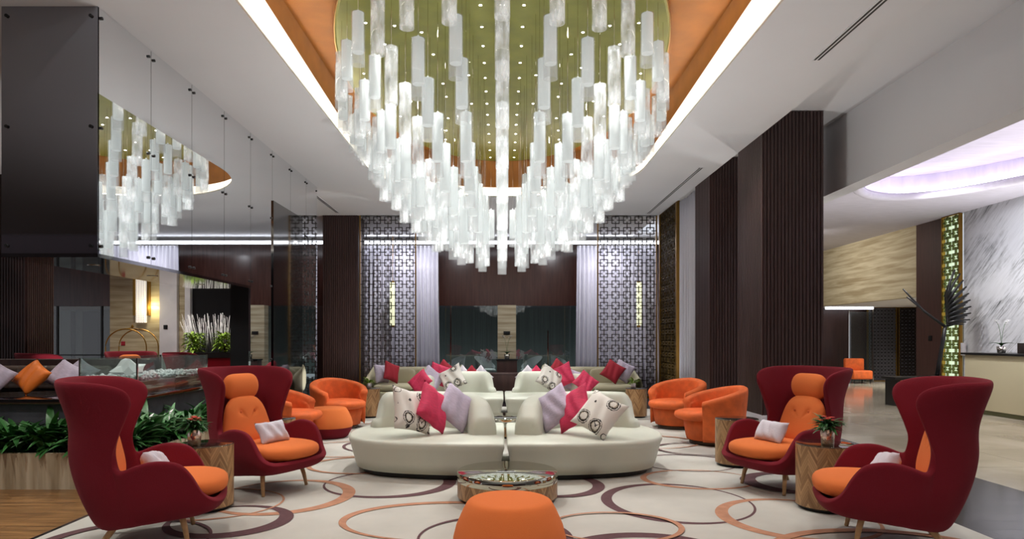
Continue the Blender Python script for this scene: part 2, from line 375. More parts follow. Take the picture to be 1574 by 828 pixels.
def rrect(x0, x1, y0, y1, r, z, off=0, n=20):
    x0 -= off; x1 += off; y0 -= off; y1 += off; r += off; P = []
    for cx, cy, a0 in ((x1-r, y1-r, 0), (x0+r, y1-r, 90), (x0+r, y0+r, 180), (x1-r, y0+r, 270)):
        for i in range(n+1):
            a = math.radians(a0+90*i/n); P.append((cx+r*math.cos(a), cy+r*math.sin(a), z))
    return P
def ellipse(cx, cy, a, b, z, n=72):
    return [(cx+a*math.cos(2*PI*i/n), cy+b*math.sin(2*PI*i/n), z) for i in range(n)]
def holed(name, outer, hole, m, lab=None):
    bm = bmesh.new(); es = []
    for l in (outer, hole):
        vs = [bm.verts.new(p) for p in l]
        for i in range(len(vs)): es.append(bm.edges.new((vs[i], vs[(i+1) % len(vs)])))
    bmesh.ops.triangle_fill(bm, use_beauty=True, edges=es)
    me = bpy.data.meshes.new(name); bm.to_mesh(me); bm.free(); me.materials.append(m)
    o = bpy.data.objects.new(name, me); C.objects.link(o); return struct(o, lab)
HX0, HX1, HY0, HY1, HR = -2.40, 2.53, -1.5, 13.9, 2.35
holed('ceiling_soffit', [(-24, -7, CZ), (3.85, -7, CZ), (3.85, 19.2, CZ), (-24, 19.2, CZ)], rrect(HX0, HX1, HY0, HY1, HR, CZ), M_soffit)
b = MB(); b.mi = 0
b.loops([rrect(HX0, HX1, HY0, HY1, HR, CZ), rrect(HX0, HX1, HY0, HY1, HR, CZ+.03), rrect(HX0, HX1, HY0, HY1, HR, CZ+.03, .45)])
struct(b.obj('ceiling_cove_ledge', M_cove))
def taper(z, off=.45): return [(x, y, CZ+.03+(z-.03)*(1 if y < 9.5 else max(.24, 1-(y-9.5)/3.6))) for x, y, _ in rrect(HX0, HX1, HY0, HY1, HR, 0, off)]
struct(MB().loops([rrect(HX0, HX1, HY0, HY1, HR, CZ+.03, .45), taper(.5), taper(.68, .42), taper(.80, .34), taper(.87, .25), taper(.90, .16)], smooth=True).obj('ceiling_cove_upstand', M_cove))
b = MB().loops([taper(.90, .16), rrect(HX0, HX1, HY0, HY1, HR, CZ+.901, .15)], smooth=True)
top = rrect(HX0, HX1, HY0, HY1, HR, CZ+.901, .15)
b.add(top, [tuple(range(len(top)))])
struct(b.obj('ceiling_copper_recess', M_orange_leaf))
b = MB().loops([rrect(HX0, HX1, HY0, HY1, HR, CZ+.05, .20), rrect(HX0, HX1, HY0, HY1, HR, CZ+.09, .24), rrect(HX0, HX1, HY0, HY1, HR, CZ+.05, .28), rrect(HX0, HX1, HY0, HY1, HR, CZ+.05, .20)])
tag(b.obj('cove_light_strip', M_led), 'warm white light strip hidden in the cove round the copper ceiling', 'light strip')
struct(MB().add([(3.85, -7, CZ), (3.85, 19.2, CZ), (3.85, 19.2, 4.81), (3.85, -7, 4.81), (5.17, 19.2, 4.81), (5.17, -7, 4.81)], [(0, 1, 2, 3), (3, 2, 4, 5)]).obj('ceiling_raised_strip', M_soffit))
struct(MB().add([(5.17, -7, 4.81), (5.17, 22, 4.81), (5.17, 22, 3.71), (5.17, -7, 3.71), (5.45, -7, 3.71), (5.45, 22, 3.71), (5.45, 22, 4.31), (5.45, -7, 4.31)], [(0, 1, 2, 3), (3, 2, 5, 4), (4, 5, 6, 7)]).obj('ceiling_beam', M_soffit))
M_lav = mat('pale_lilac_ceiling', (214, 210, 222), .8, var=.06, vscale=3, stretch=(1, 5, 1))
EL = (7.9, 9.1, 2.0, 4.15)
holed('ceiling_reception', [(5.45, -7, 4.31), (10.6, -7, 4.31), (10.6, 22, 4.31), (5.45, 22, 4.31)], ellipse(*EL, 4.31), M_lav)
def el(o, z): return ellipse(EL[0], EL[1], EL[2]+o, EL[3]+o, z)
b = MB().loops([el(0, 4.31), el(.03, 4.27), el(-.02, 4.23), el(-.1, 4.22), el(-.16, 4.25), el(-.17, 4.36), el(.35, 4.36)], smooth=True)
struct(b.obj('ceiling_reception_lip', M_lav))
b = MB().loops([el(.35, 4.36), el(.35, 4.8)]); t2 = el(.35, 4.8); b.add(t2, [tuple(range(len(t2)))])
struct(b.obj('ceiling_reception_recess', mat('pale_leaf_recess', (206, 200, 216), .7, var=.08, vscale=2, stretch=(1, 6, 1))))
tag(MB().loops([el(.05, 4.38), el(.08, 4.42), el(.12, 4.38), el(.05, 4.38)]).obj('cove_light_strip', mat('led_reception', (255, 240, 225), emit=11, ecol=(250, 246, 255))), 'light strip hidden in the oval reception ceiling recess', 'light strip')
# back light shelf beyond the lattice screens
plate('ceiling_back', -14, 5.3, 19.2, 24, 4.5, M_soffit, -.08)
tag(MB().box(-13, 5.0, 19.0, 19.12, 4.22, 4.30).obj('ceiling_light_line', M_ledw), 'cool white line of light above the window curtains', 'light strip')
# walls
def wallbox(name, x0, x1, y0, y1, z0, z1, m, lab=None): return struct(MB().box(x0, x1, y0, y1, z0, z1).obj(name, m), lab)
wallbox('wall_right', 10.5, 10.7, -7, 14.8, 0, 4.31, M_mural, 'white mural wall with grey brushed ink strokes')
wallbox('wall_right_wood', 10.5, 10.7, 15.42, 16.5, 0, 4.31, M_brownwood)
wallbox('wall_right_travertine', 10.5, 10.75, 16.5, 22.6, 2.51, 4.31, M_travertine)
wallbox('wall_corridor_back', 9, 15, 22.5, 22.7, 0, 2.52, M_brownwood)
plate('ceiling_corridor', 10.75, 15, 16.5, 22.6, 2.62, M_soffit, .1)
wallbox('wall_corridor_side', 15, 15.2, 16, 22.6, 0, 2.6, M_brownwood)
wallbox('wall_back_reception', 3.9, 10.5, 22.6, 22.8, 0, 4.4, M_travertine)
wallbox('wall_back', -14, 5.2, 20.3, 20.5, 2.47, 4.5, M_header, 'dark brown wood header above the back window')
wallbox('wall_back_side', 2.6, 5.2, 20.3, 20.5, 0, 2.47, M_brownwood)
wallbox('wall_back_side', -14, -2.4, 20.3, 20.5, 0, 2.47, M_brownwood)
wallbox('wall_room_beyond', -6, 6, 27, 27.2, 0, 3, mat('grey_green_curtain_reflection', (112, 120, 116), .7, var=.3, vscale=4, stretch=(5, 1, .05)))  # vertical stripes are the curtains' reflection in the glass, put into the colour
plate('ceiling_beyond', -6, 6, 20.5, 27, 2.7, M_stoneblk, -.08)
for x in (-6, 6): wallbox('wall_beyond_side', x-.1, x+.1, 20.5, 27, 0, 2.7, M_stoneblk)
wallbox('wall_front', -24, 15, -9.2, -9, 0, 4.8, M_brownwood)
# centre window
wn = thing('window_1', None, None, (0, 20.25, 0)); del wn['label'], wn['category']; wn['kind'] = 'structure'
MB().box(-2.35, 2.55, -.01, .01, 0, 2.47).obj('pane', M_dkpane, wn)
b = MB()
for x in (-1.6, 1.42): b.box(x-.02, x+.02, -.05, -.01, 0, 2.47 if x < 0 else 1.7)
b.obj('frame', M_chrome, wn)

# left room beyond the hearth
YB = 16.0
wallbox('wall_left_travertine', -9.65, -8.17, YB, YB+.2, 0, CZ, M_travertine)
wallbox('wall_left_pilaster', -8.35, -7.93, YB-.15, YB, 0, CZ, M_whitestone)
wallbox('wall_left_pilaster', -7.93, -7.70, YB-.05, YB+.1, 0, CZ, M_travertine)
wallbox('wall_left_pilaster', -8.17, -7.93, YB, YB+.2, 0, CZ, M_travertine)
wallbox('wall_left_pilaster', -7.95+.2, -7.62, YB-.12, YB+.1, 0, CZ, M_whitestone)
wallbox('wall_left_dark', -7.62, -5.2, YB, YB+.2, 0, CZ, mat('dark_smoked_wall', (24, 24, 27), .3))
wallbox('wall_left_wood', -12.6, -9.65, YB, YB+.2, 2.24, CZ, M_header)
wallbox('wall_left_end', -14, -12.4, YB, YB+.2, 0, CZ, M_brownwood)
wallbox('wall_left_recess', -12.6, -9.6, YB+2.4, YB+2.6, 0, 2.3, mat('pale_grey_render', (176, 182, 180), .7))
plate('ceiling_left_recess', -12.6, -9.6, YB+.2, YB+2.5, 2.26, M_soffit, -.05)
w2 = thing('window_2', None, None, (0, YB+.1, 0)); del w2['label'], w2['category']; w2['kind'] = 'structure'
MB().box(-12.4, -9.65, -.005, .005, 0, 2.24).obj('pane', M_pane, w2)
b = MB()
for x in (-12.35, -11.0, -9.9): b.box(x-.02, x+.02, -.03, .03, 0, 2.24)
b.box(-12.4, -9.65, -.03, .03, 1.02, 1.05); b.obj('frame', M_black, w2)

# fluted columns
def ribs(b, x0, x1, y0, y1, z0, z1, faces, pitch=.052, d=.018):
    b.box(x0, x1, y0, y1, z0, z1)
    for f in faces:
        a0, a1 = (x0, x1) if f in 'fb' else (y0, y1)
        n = int(round((a1-a0)/pitch))
        for i in range(n):
            c = a0+(i+.5)*(a1-a0)/n; h = (a1-a0)/n*.30
            if f == 'f': b.box(c-h, c+h, y0-d, y0, z0, z1)
            if f == 'l': b.box(x0-d, x0, c-h, c+h, z0, z1)
            if f == 'r': b.box(x1, x1+d, c-h, c+h, z0, z1)
    return b
def column(label, x0, x1, y0, y1, z1, faces, plinth=True):
    t = thing('fluted_column', label, 'column', ((x0+x1)/2, (y0+y1)/2, 0)); hx = (x1-x0)/2; hy = (y1-y0)/2
    z0 = .29 if plinth else .1
    ribs(MB(), -hx, hx, -hy, hy, z0, z1, faces).obj('shaft', M_fluted, t)
    MB().box(-hx-.02, hx+.02, -hy-.03, hy+.03, 0, z0).obj('plinth', M_whitestone if plinth else M_black, t, bevel=.004)
    if plinth: MB().box(-hx-.022, -hx-.005, -hy-.022, -hy-.005, z0, z1).obj('corner_strip', M_brownwood, t)
    return t
column('dark fluted wooden column behind the tub chairs, nearest the reception', 3.87, 4.77, 9.66, 10.64, 4.8, 'fl')
column('dark fluted wooden column beside the sheer curtain', 3.87, 4.77, 12.1, 13.0, 4.8, 'fl')
column('dark fluted column between the mirror and the lattice screen', -4.40, -3.55, 15.95, 16.7, CZ, 'fr', False)
column('fluted dark column seen through the hearth gap, wide brown face', -9.65, -8.78, 12.0, 12.72, CZ, 'fr', False)

# lattice screens
def lattice(name, label, loc, rz, W, H, cell, m, frame_m, bar=.0085, back=None, group=None, z0=.02, grow=1):
    t = thing(name, label, 'screen', loc, rz, group)
    nx = max(1, int(round(W/cell))); nz = int(round(H/cell)); cx = W/nx; cz = H/nz; b = MB()
    for i in range(nx):
        for k in range(nz):
            x = -W/2+(i+.5)*cx; z = z0+(k+.5)*cz; q = .31*cx; r = .31*cz; y0, y1 = -.02, .02
            for s in (-1, 1):
                b.box(x-q-bar, x+q+bar, y0, y1, z+s*r-bar, z+s*r+bar); b.box(x+s*q-bar, x+s*q+bar, y0, y1, z-r, z+r)
                b.box(x-bar, x+bar, y0, y1, *(sorted((z+s*r*.45, z+s*cz/2)))); b.box(*(sorted((x+s*q*.45, x+s*cx/2))), y0, y1, z-bar, z+bar)
    b.obj('fretwork', m, t)
    f = MB(); fw = .025*grow
    f.box(-W/2-fw, -W/2, -.04, .04, 0, H+z0); f.box(W/2, W/2+fw, -.04, .04, 0, H+z0); f.box(-W/2, W/2, -.04, .04, H+z0-.02, H+z0); f.box(-W/2, W/2, -.04, .04, 0, .03)
    f.obj('frame', frame_m, t)
    if back: MB().box(-W/2, W/2, .05, .06, 0, H).obj('backing', back, t)
    return t
M_fret = mat('dark_bronze_fretwork', (58, 50, 46), .4, metal=.4)
M_veil = mat('pale_lilac_backing', (176, 172, 192), .8)
M_goldp = mat('dull_gold_panel', (92, 72, 34), .45, metal=.5)
lattice('lattice_screen', 'dark lattice screen behind the beige sofa, beside the dark column', (-2.81, YB, 0), 0, 1.34, CZ, .27, M_fret, M_gold)
lattice('lattice_screen', 'dark lattice screen behind the beige sofa, beside the gold side screen', (3.07, YB, 0), 0, 1.42, CZ, .27, M_fret, M_gold)
lattice('side_lattice_screen', 'gold-brown lattice screen at right angles beside the sheer curtain', (3.88, 15.15, 0), -PI/2, 1.45, CZ, .27, M_goldp, M_gold, bar=.035, back=M_goldp, grow=3)
lattice('glowing_lattice_panel', 'tall backlit white and green lattice panel beside the mural', (10.44, 15.11, 0), -PI/2, .56, 4.28, .28, mat('olive_fretwork', (120, 130, 70), .5), M_gold, bar=.016, back=mat('backlit_panel', (230, 240, 220), emit=.8, ecol=(225, 245, 215)))
lattice('corridor_screen', 'dark lattice screen in the corridor beside the glass door', (12.95, 22.2, 0), 0, .95, 2.5, .12, mat('pewter_fretwork', (120, 118, 124), .4, metal=.3), M_gold, bar=.008, back=M_black)
lattice('corridor_screen', 'pale backed lattice screen in the corridor beside the brown wall', (14.03, 22.2, 0), 0, 1.0, 2.5, .12, M_fret, M_gold, bar=.008, back=mat('silver_grey_backing', (150, 148, 158), .5))

# curtains
def curtain(label, x0, x1, y0, y1, z0, z1, folds, amp=.05, m=None, flare=0):
    t = thing('sheer_curtain', label, 'curtain', ((x0+x1)/2, (y0+y1)/2, 0)); L_ = math.hypot(x1-x0, y1-y0); dx, dy = (x1-x0)/L_, (y1-y0)/L_
    n = folds*10+1
    def fn(u, v):
        s = (u-.5)*L_*(1+flare*(1-v)); a = amp*math.sin(u*folds*2*PI)+amp*.3*math.sin(u*folds*5.1+1)
        return (s*dx-a*dy, s*dy+a*dx, z0+(z1-z0)*v)
    b = MB().grid(fn, n, 6); o = b.obj('fabric', m or M_curtain, t); s = o.modifiers.new('solid', 'SOLIDIFY'); s.thickness = .004
    MB().tube([(-L_/2*dx, -L_/2*dy, z1), (L_/2*dx, L_/2*dy, z1)], .012).obj('track', M_chrome, t)
    return t
curtain('sheer curtain on the window edge behind the dark lattice screen beside the column', -4.6, -1.9, 19.3, 19.3, 0.01, 4.2, 22, flare=.04)
curtain('sheer curtain on the window edge behind the lattice screen beside the gold screen', 2.22, 4.6, 19.3, 19.3, 0.01, 4.2, 20, flare=.04)
curtain('tall sheer curtain between the gold lattice and the fluted column', 3.95, 3.95, 12.2, 14.38, 0.01, 4.44, 13)

# ------------------------------------------------------------------ slot diffusers
def slot(label, x, y0, y1):
    t = thing('air_slot', label, 'air vent', (x, (y0+y1)/2, CZ)); h = (y1-y0)/2
    MB().box(-.045, .045, -h, h, -.008, .02).obj('housing', M_soffit, t)
    for s in (-.02, .02): MB().box(s-.011, s+.011, -h+.02, h-.02, -.010, -.0075).obj('slot', M_black, t)
slot('long black slot air vent above the wing chairs', 3.42, 2.6, 7.1)
slot('black slot air vent in front of the lattice and curtain', 3.52, 11.5, 15.7)
slot('short black slot air vent beside the mirror end', -3.95, 13.4, 15.6)
slot('black slot air vent over the hearth side', -3.2, 1.5, 4.6)

# ------------------------------------------------------------------ mirrored hood and mirror wall
XM = -3.7; XL = -4.58; ys = [5.95, 6.853, 7.756, 8.66, 9.563]
hd = thing('hearth_hood', 'suspended mirror-clad hood hanging above the glass fire box', 'hood', (-4.14, 7.76, CZ))
def L_(x, y, z): return (x+4.14, y-7.76, z-CZ)
b = MB(); b.box(XL+.02+4.14, XM-.02+4.14, 5.97-7.76, 9.55-7.76, 2.2-CZ, -.001); b.obj('hood_body', M_black, hd)
BOLT = {}
def bolts(pts, ax, parent):
    n = 8
    if ax not in BOLT:
        x = y = z = 0
        b = MB()
        P = [[(x+(d if ax == 'x' else r*math.cos(2*PI*i/n)), y+(r*math.cos(2*PI*i/n) if ax == 'x' else -d), z+r*math.sin(2*PI*i/n)) for i in range(n)] for d, r in ((0, .016), (.014, .016), (.015, .001))]
        b.loops(P); b.add(P[-1], [tuple(range(n))]); o = b.obj('bolt', M_black, parent, loc=pts[0]); BOLT[ax] = o; pts = pts[1:]
    for q in pts: o = BOLT[ax].copy(); C.objects.link(o); o.parent = parent; o.location = q
p = MB().box(*[a for a in (XL+4.14, XM+4.14)], 5.95-7.76, 5.97-7.76, 2.2-CZ, -.002).obj('mirror_panel', M_hoodmir, hd)
bolts([L_(x, 5.95, z) for x in (XL+.05, XM-.06) for z in (2.27, 3.36, 4.37)], 'y', p)
for i in range(4):
    p = MB().box(XM-.02+4.14, XM+4.14, ys[i]+.004-7.76, ys[i+1]-.004-7.76, 2.2-CZ, -.002).obj('mirror_panel', M_mirror, hd)
    bolts([L_(XM, y, z) for y in (ys[i]+.05, ys[i+1]-.05) for z in (2.27, 3.36, 4.37)], 'x', p)
MB().box(XL+4.14, XM+.003+4.14, 5.947-7.76, 9.57-7.76, 2.165-CZ, 2.2-CZ).obj('underside_rim', M_blackglass, hd)
for y in (6.6, 7.7, 8.9):
    MB().lathe([(.06, 2.160-CZ), (.06, 2.165-CZ)], 20, 0, y-7.76).obj('downlight', M_chrome, hd)
mw = thing('mirror_wall', 'full height wall of mirror panels beside the fluted column', 'mirror', (XM, 11.3, 0))
yy = [9.563, 10.466, 11.369, 12.27, 13.0]
for i in range(4):
    z0 = .0
    p = MB().box(-.03, 0, yy[i]+.003-11.3, yy[i+1]-.003-11.3, z0, CZ-.002).obj('mirror_panel', M_mirror, mw)
    bolts([(0, y-11.3, z) for y in (yy[i]+.05, yy[i+1]-.05) for z in (1.1, 2.27, 3.36, 4.37)], 'x', p)
MB().box(-.3, -.03, 9.57-11.3, 13.0-11.3, 0, CZ-.002).obj('backing', M_black, mw)
MB().box(0, .02, 10.47-11.3, 11.99-11.3, 0, 3.65).obj('black_glass_panel', M_blackglass, mw)

# ------------------------------------------------------------------ oval disc with downlights, pendants
ZD = EYE+3.85; EC = 9.86; EA = 2.30; EB = 4.2
ds = thing('ceiling_disc', 'olive gold oval disc in the copper ceiling recess carrying the glass tubes', 'ceiling panel', (0, EC, ZD))
b = MB().loops([ellipse(0, 0, EA-.02, EB-.02, 0), ellipse(0, 0, EA, EB, .01), ellipse(0, 0, EA, EB, .07), ellipse(0, 0, EA-.1, EB-.1, .12)])
for z, o in ((0, .02), (.12, .1)):
    e = ellipse(0, 0, EA-o, EB-o, z); b.add(e, [tuple(range(len(e)))])
b.obj('disc', M_green, ds)
MB().loops([ellipse(0, 0, EA, EB, .012), ellipse(0, 0, EA+.012, EB+.012, .012), ellipse(0, 0, EA+.012, EB+.012, .06), ellipse(0, 0, EA, EB, .06)]).obj('rim', M_gold, ds)
dl = None; pts = []
for k in range(14): pts.append((.25, 6.96+.52*k)); 
pts += [(.49, 9.46), (.89, 9.77), (.885, 10.3), (.5, 10.6), (.56, 11.26), (.94, 11.3), (1.03, 11.96), (1.09, 12.5), (.93, 8.77), (1.12, 9.2), (1.19, 9.75), (1.01, 8.14), (1.32, 7.97), (1.53, 8.47), (1.66, 7.9), (2.0, 9.4), (1.47, 10.5), (1.6, 7.2), (1.2, 7.1), (.7, 7.3), (1.75, 11.2)]
for x0, y in pts:
    for s in (-1, 1):
        if dl is None:
            dl = thing('disc_downlight', 'tiny bright downlight set in the olive gold oval disc', 'downlight', (s*x0, y, ZD), 0, 'downlights in the oval disc')
            MB().lathe([(.016, -.004), (.0155, -.007)], 12).obj('lens', M_dot, dl)
            MB().lathe([(.017, .002), (.024, -.002), (.017, -.006)], 16, cap=False).obj('bezel', M_chrome, dl)
        else: dup(dl, (s*x0, y, ZD))
TR = .072
def make_pendant(kind, L0, cab, label, group):
    t = thing('tube_pendant', label, 'pendant', (0, 0, 0), 0, group)
    b = MB()
    if kind == 'clear':
        b.lathe([(TR, 0), (TR, L0), (TR-.012, L0+.004), (TR-.012, 0), (TR, 0)], 20, cap=False)
        b.obj('glass_tube', M_tube, t)
    else:
        b.lathe([(TR, 0), (TR, L0), (TR-.01, L0+.004), (TR-.01, 0), (TR, 0)], 20, cap=False); b.obj('glass_tube', M_sleeve, t)
        MB().lathe([(TR-.014, L0*.24), (TR-.012, L0*.26), (TR-.012, L0-.004), (TR-.03, L0)], 20).obj('frosted_core', M_frost, t)
    MB().lathe([(TR-.012, L0-.012), (TR-.012, L0-.002), (.012, L0+.004), (.01, L0+.03)], 16).obj('cap', M_tube if kind == 'clear' else M_frost, t)
    MB().tube([(0, 0, L0), (0, 0, L0+cab)], .0022, 4).obj('cable', M_chrome, t)
    return t
rings = [(0.0, 40), (.10, 38), (.20, 36), (.31, 33), (.43, 28), (.56, 22), (.70, 16), (.85, 8)]
names = ['outermost', 'second', 'third', 'fourth', 'fifth', 'sixth', 'seventh', 'innermost']
for ri, (tt, n) in enumerate(rings):
    a_ = 2.24*(1-tt); b_ = 4.0*(1-tt); zb = EYE+2.9-1.8*(1-(1-tt)**2.3)
    L0 = .56+.05*ri
    pr = {}
    # equal arc steps round the ellipse, symmetric about the centre line
    S = 720; P = [(a_*math.sin(2*PI*i/S), -b_*math.cos(2*PI*i/S)) for i in range(S+1)]
    acc = [0]
    for i in range(S): acc.append(acc[-1]+math.hypot(P[i+1][0]-P[i][0], P[i+1][1]-P[i][1]))
    k = 0
    for j in range(n):
        tgt = acc[-1]*j/n
        while k < S and acc[k] < tgt: k += 1
        x, y = P[k]; jj = min(j, n-j)
        kind = 'frosted' if (jj*5+ri*3) % 3 != 0 else 'clear'
        if ri == 0 and jj < 4: kind = 'clear'
        dz = ((jj*37+ri*11) % 5-2)*.035 if jj else 0
        z = zb+dz; key = kind
        if key not in pr:
            adj = 'frosted white and clear' if kind == 'frosted' else 'fully clear'
            pr[key] = (make_pendant(kind, L0, ZD-zb-L0+.07, f'{adj} glass tube pendant in the {names[ri]} ring of the chandelier', f'{kind} tubes in the {names[ri]} chandelier ring'), z)
            pr[key][0].location = (x, EC+y, z)
        else: dup(pr[key][0], (x, EC+y, z))
ct = make_pendant('frosted', .7, ZD-(EYE+1.1)-.7, 'lowest glass tube pendant, hanging at the very centre of the chandelier', 'centre tube of the chandelier')
ct.location = (0, EC, EYE+1.1)

# ------------------------------------------------------------------ carpet with drawn rings
cp = MB(); q = [rrect(-3.28, 3.45, 2.0, 13.6, 1.6, z) for z in (0.001, .014)]
cp.loops([q[0], q[1]]); cp.add(q[1], [tuple(range(len(q[1])))])
def ring(cx, cy, rx, ry, th, ang, mi, k):
    """crescent: outer ellipse minus a smaller ellipse pushed away from the thick side"""
    a = math.radians(ang); n = 72; z = .0155+k*.00035; o = th*.5-.012
    out, inn = [], []
    for i in range(n):
        t = 2*PI*i/n; out.append((cx+rx*math.cos(t), cy+ry*math.sin(t), z))
        inn.append((cx-o*math.cos(a)+(rx-th*.5-.008)*math.cos(t), cy-o*math.sin(a)+(ry-th*.5-.008)*math.sin(t), z))
    cp.mi = mi; cp.loops([out, inn])
R_ = [(1.50, 5.62, .64, .70, .10, 170, 1), (2.30, 5.10, .60, .62, .11, 190, 2), (.95, 4.05, .66, .66, .12, 100, 1), (1.96, 6.52, .57, .46, .07, 200, 2),
      (2.10, 7.4, .55, .52, .05, 90, 1), (-1.09, 6.35, .64, .62, .13, 0, 1), (-1.95, 5.82, .62, .66, .12, -10, 2), (-2.1, 5.02, .47, .46, .14, -40, 1),
      (-2.5, 5.55, .62, .55, .05, 200, 2), (-.42, 5.05, .84, .56, .08, 120, 2), (-.05, 4.60, .55, .55, .13, 0, 1), (.52, 6.25, .46, .5, .12, -10, 1),
      (-1.55, 7.25, .62, .5, .06, 180, 2), (-2.62, 4.45, .58, .6, .10, 180, 1), (2.85, 6.35, .5, .5, .16, 190, 1), (2.55, 4.2, .8, .6, .09, 90, 2),
      (.2, 3.4, .8, .7, .1, 200, 2), (-1.6, 3.9, .7, .6, .1, 20, 1), (-1.2, 8.6, .9, .7, .07, 100, 1), (-2.0, 8.3, .6, .6, .05, 0, 2), (1.9, 8.9, .8, .6, .07, 60, 2),
      (1.3, 9.9, .7, .7, .07, 0, 1), (-1.9, 10.3, .7, .6, .07, 20, 2), (2.6, 10.8, .6, .6, .06, 180, 1), (-.2, 9.9, .8, .6, .08, 100, 1), (-2.3, 11.8, .6, .6, .07, 90, 1),
      (.85, 4.85, .5, .4, .05, 0, 2), (2.55, 8.3, .6, .5, .05, 180, 1)]
for k, r in enumerate(R_): ring(*r, k)
tag(cp.obj('carpet', [M_carpet, M_ringd, M_ringo], fix=False), 'large cream carpet with plum and terracotta rings under the seating', 'carpet')

# ------------------------------------------------------------------ wing chair
def cushion_ellipsoid(rx, ry, h, z, cx=0, cy=0, n=2.6, e=.35):
    def fn(u, v):
        a = 2*PI*u; ph = (v-.5)*PI
        c = math.copysign(abs(math.cos(ph))**e, 1); s = math.copysign(abs(math.sin(ph))**.8, math.sin(ph))
        ca, sa = math.cos(a), math.sin(a)
        return (cx+rx*c*math.copysign(abs(ca)**(2/n), ca), cy+ry*c*math.copysign(abs(sa)**(2/n), sa), z+h/2*s)
    return MB().grid(fn, 40, 13, closeu=True)
def shell_columns():
    # each: list of points foot -> rim, (half width, forward, height)
    c = [
        [(0, .40, .235), (0, .47, .26), (0, .505, .315)],
        [(.14, .395, .235), (.17, .465, .26), (.19, .50, .315)],
        [(.235, .36, .23), (.30, .425, .265), (.33, .455, .32)],
        [(.275, .30, .225), (.35, .37, .28), (.378, .385, .375)],
        [(.29, .24, .22), (.37, .30, .32), (.40, .325, .49)],
        [(.30, .15, .215), (.378, .20, .34), (.41, .24, .585)],
        [(.305, .05, .205), (.38, .08, .35), (.415, .09, .61)],
        [(.305, -.02, .20), (.378, -.01, .35), (.408, -.03, .585)],
        [(.30, -.08, .19), (.37, -.07, .35), (.392, -.115, .555)],
        [(.29, -.12, .185), (.358, -.12, .37), (.374, -.145, .62)],
        [(.28, -.15, .18), (.35, -.17, .39), (.362, -.18, .58), (.37, -.14, .73)],
        [(.27, -.18, .175), (.34, -.22, .40), (.353, -.225, .60), (.37, -.17, .78), (.39, -.075, .90)],
        [(.255, -.20, .17), (.325, -.26, .40), (.343, -.27, .62), (.368, -.215, .82), (.41, -.045, 1.0)],
        [(.24, -.22, .165), (.305, -.295, .40), (.328, -.315, .62), (.362, -.26, .84), (.435, -.09, 1.085)],
        [(.215, -.24, .16), (.28, -.33, .41), (.30, -.36, .63), (.338, -.325, .85), (.435, -.25, 1.13)],
        [(.17, -.26, .155), (.235, -.355, .42), (.255, -.40, .64), (.29, -.39, .86), (.375, -.44, 1.14)],
        [(.10, -.275, .15), (.15, -.37, .42), (.165, -.42, .64), (.18, -.415, .84), (.225, -.505, 1.145)],
        [(0, -.28, .15), (0, -.375, .42), (0, -.43, .64), (0, -.422, .84), (0, -.535, 1.145)]]
    nv = 12; cols = [[cr(k, j/(nv-1)) for j in range(nv)] for k in c]
    m = 44; out = []
    for i in range(m):
        out.append([cr([q[j] for q in cols], i/(m-1)) for j in range(nv)])
    return out
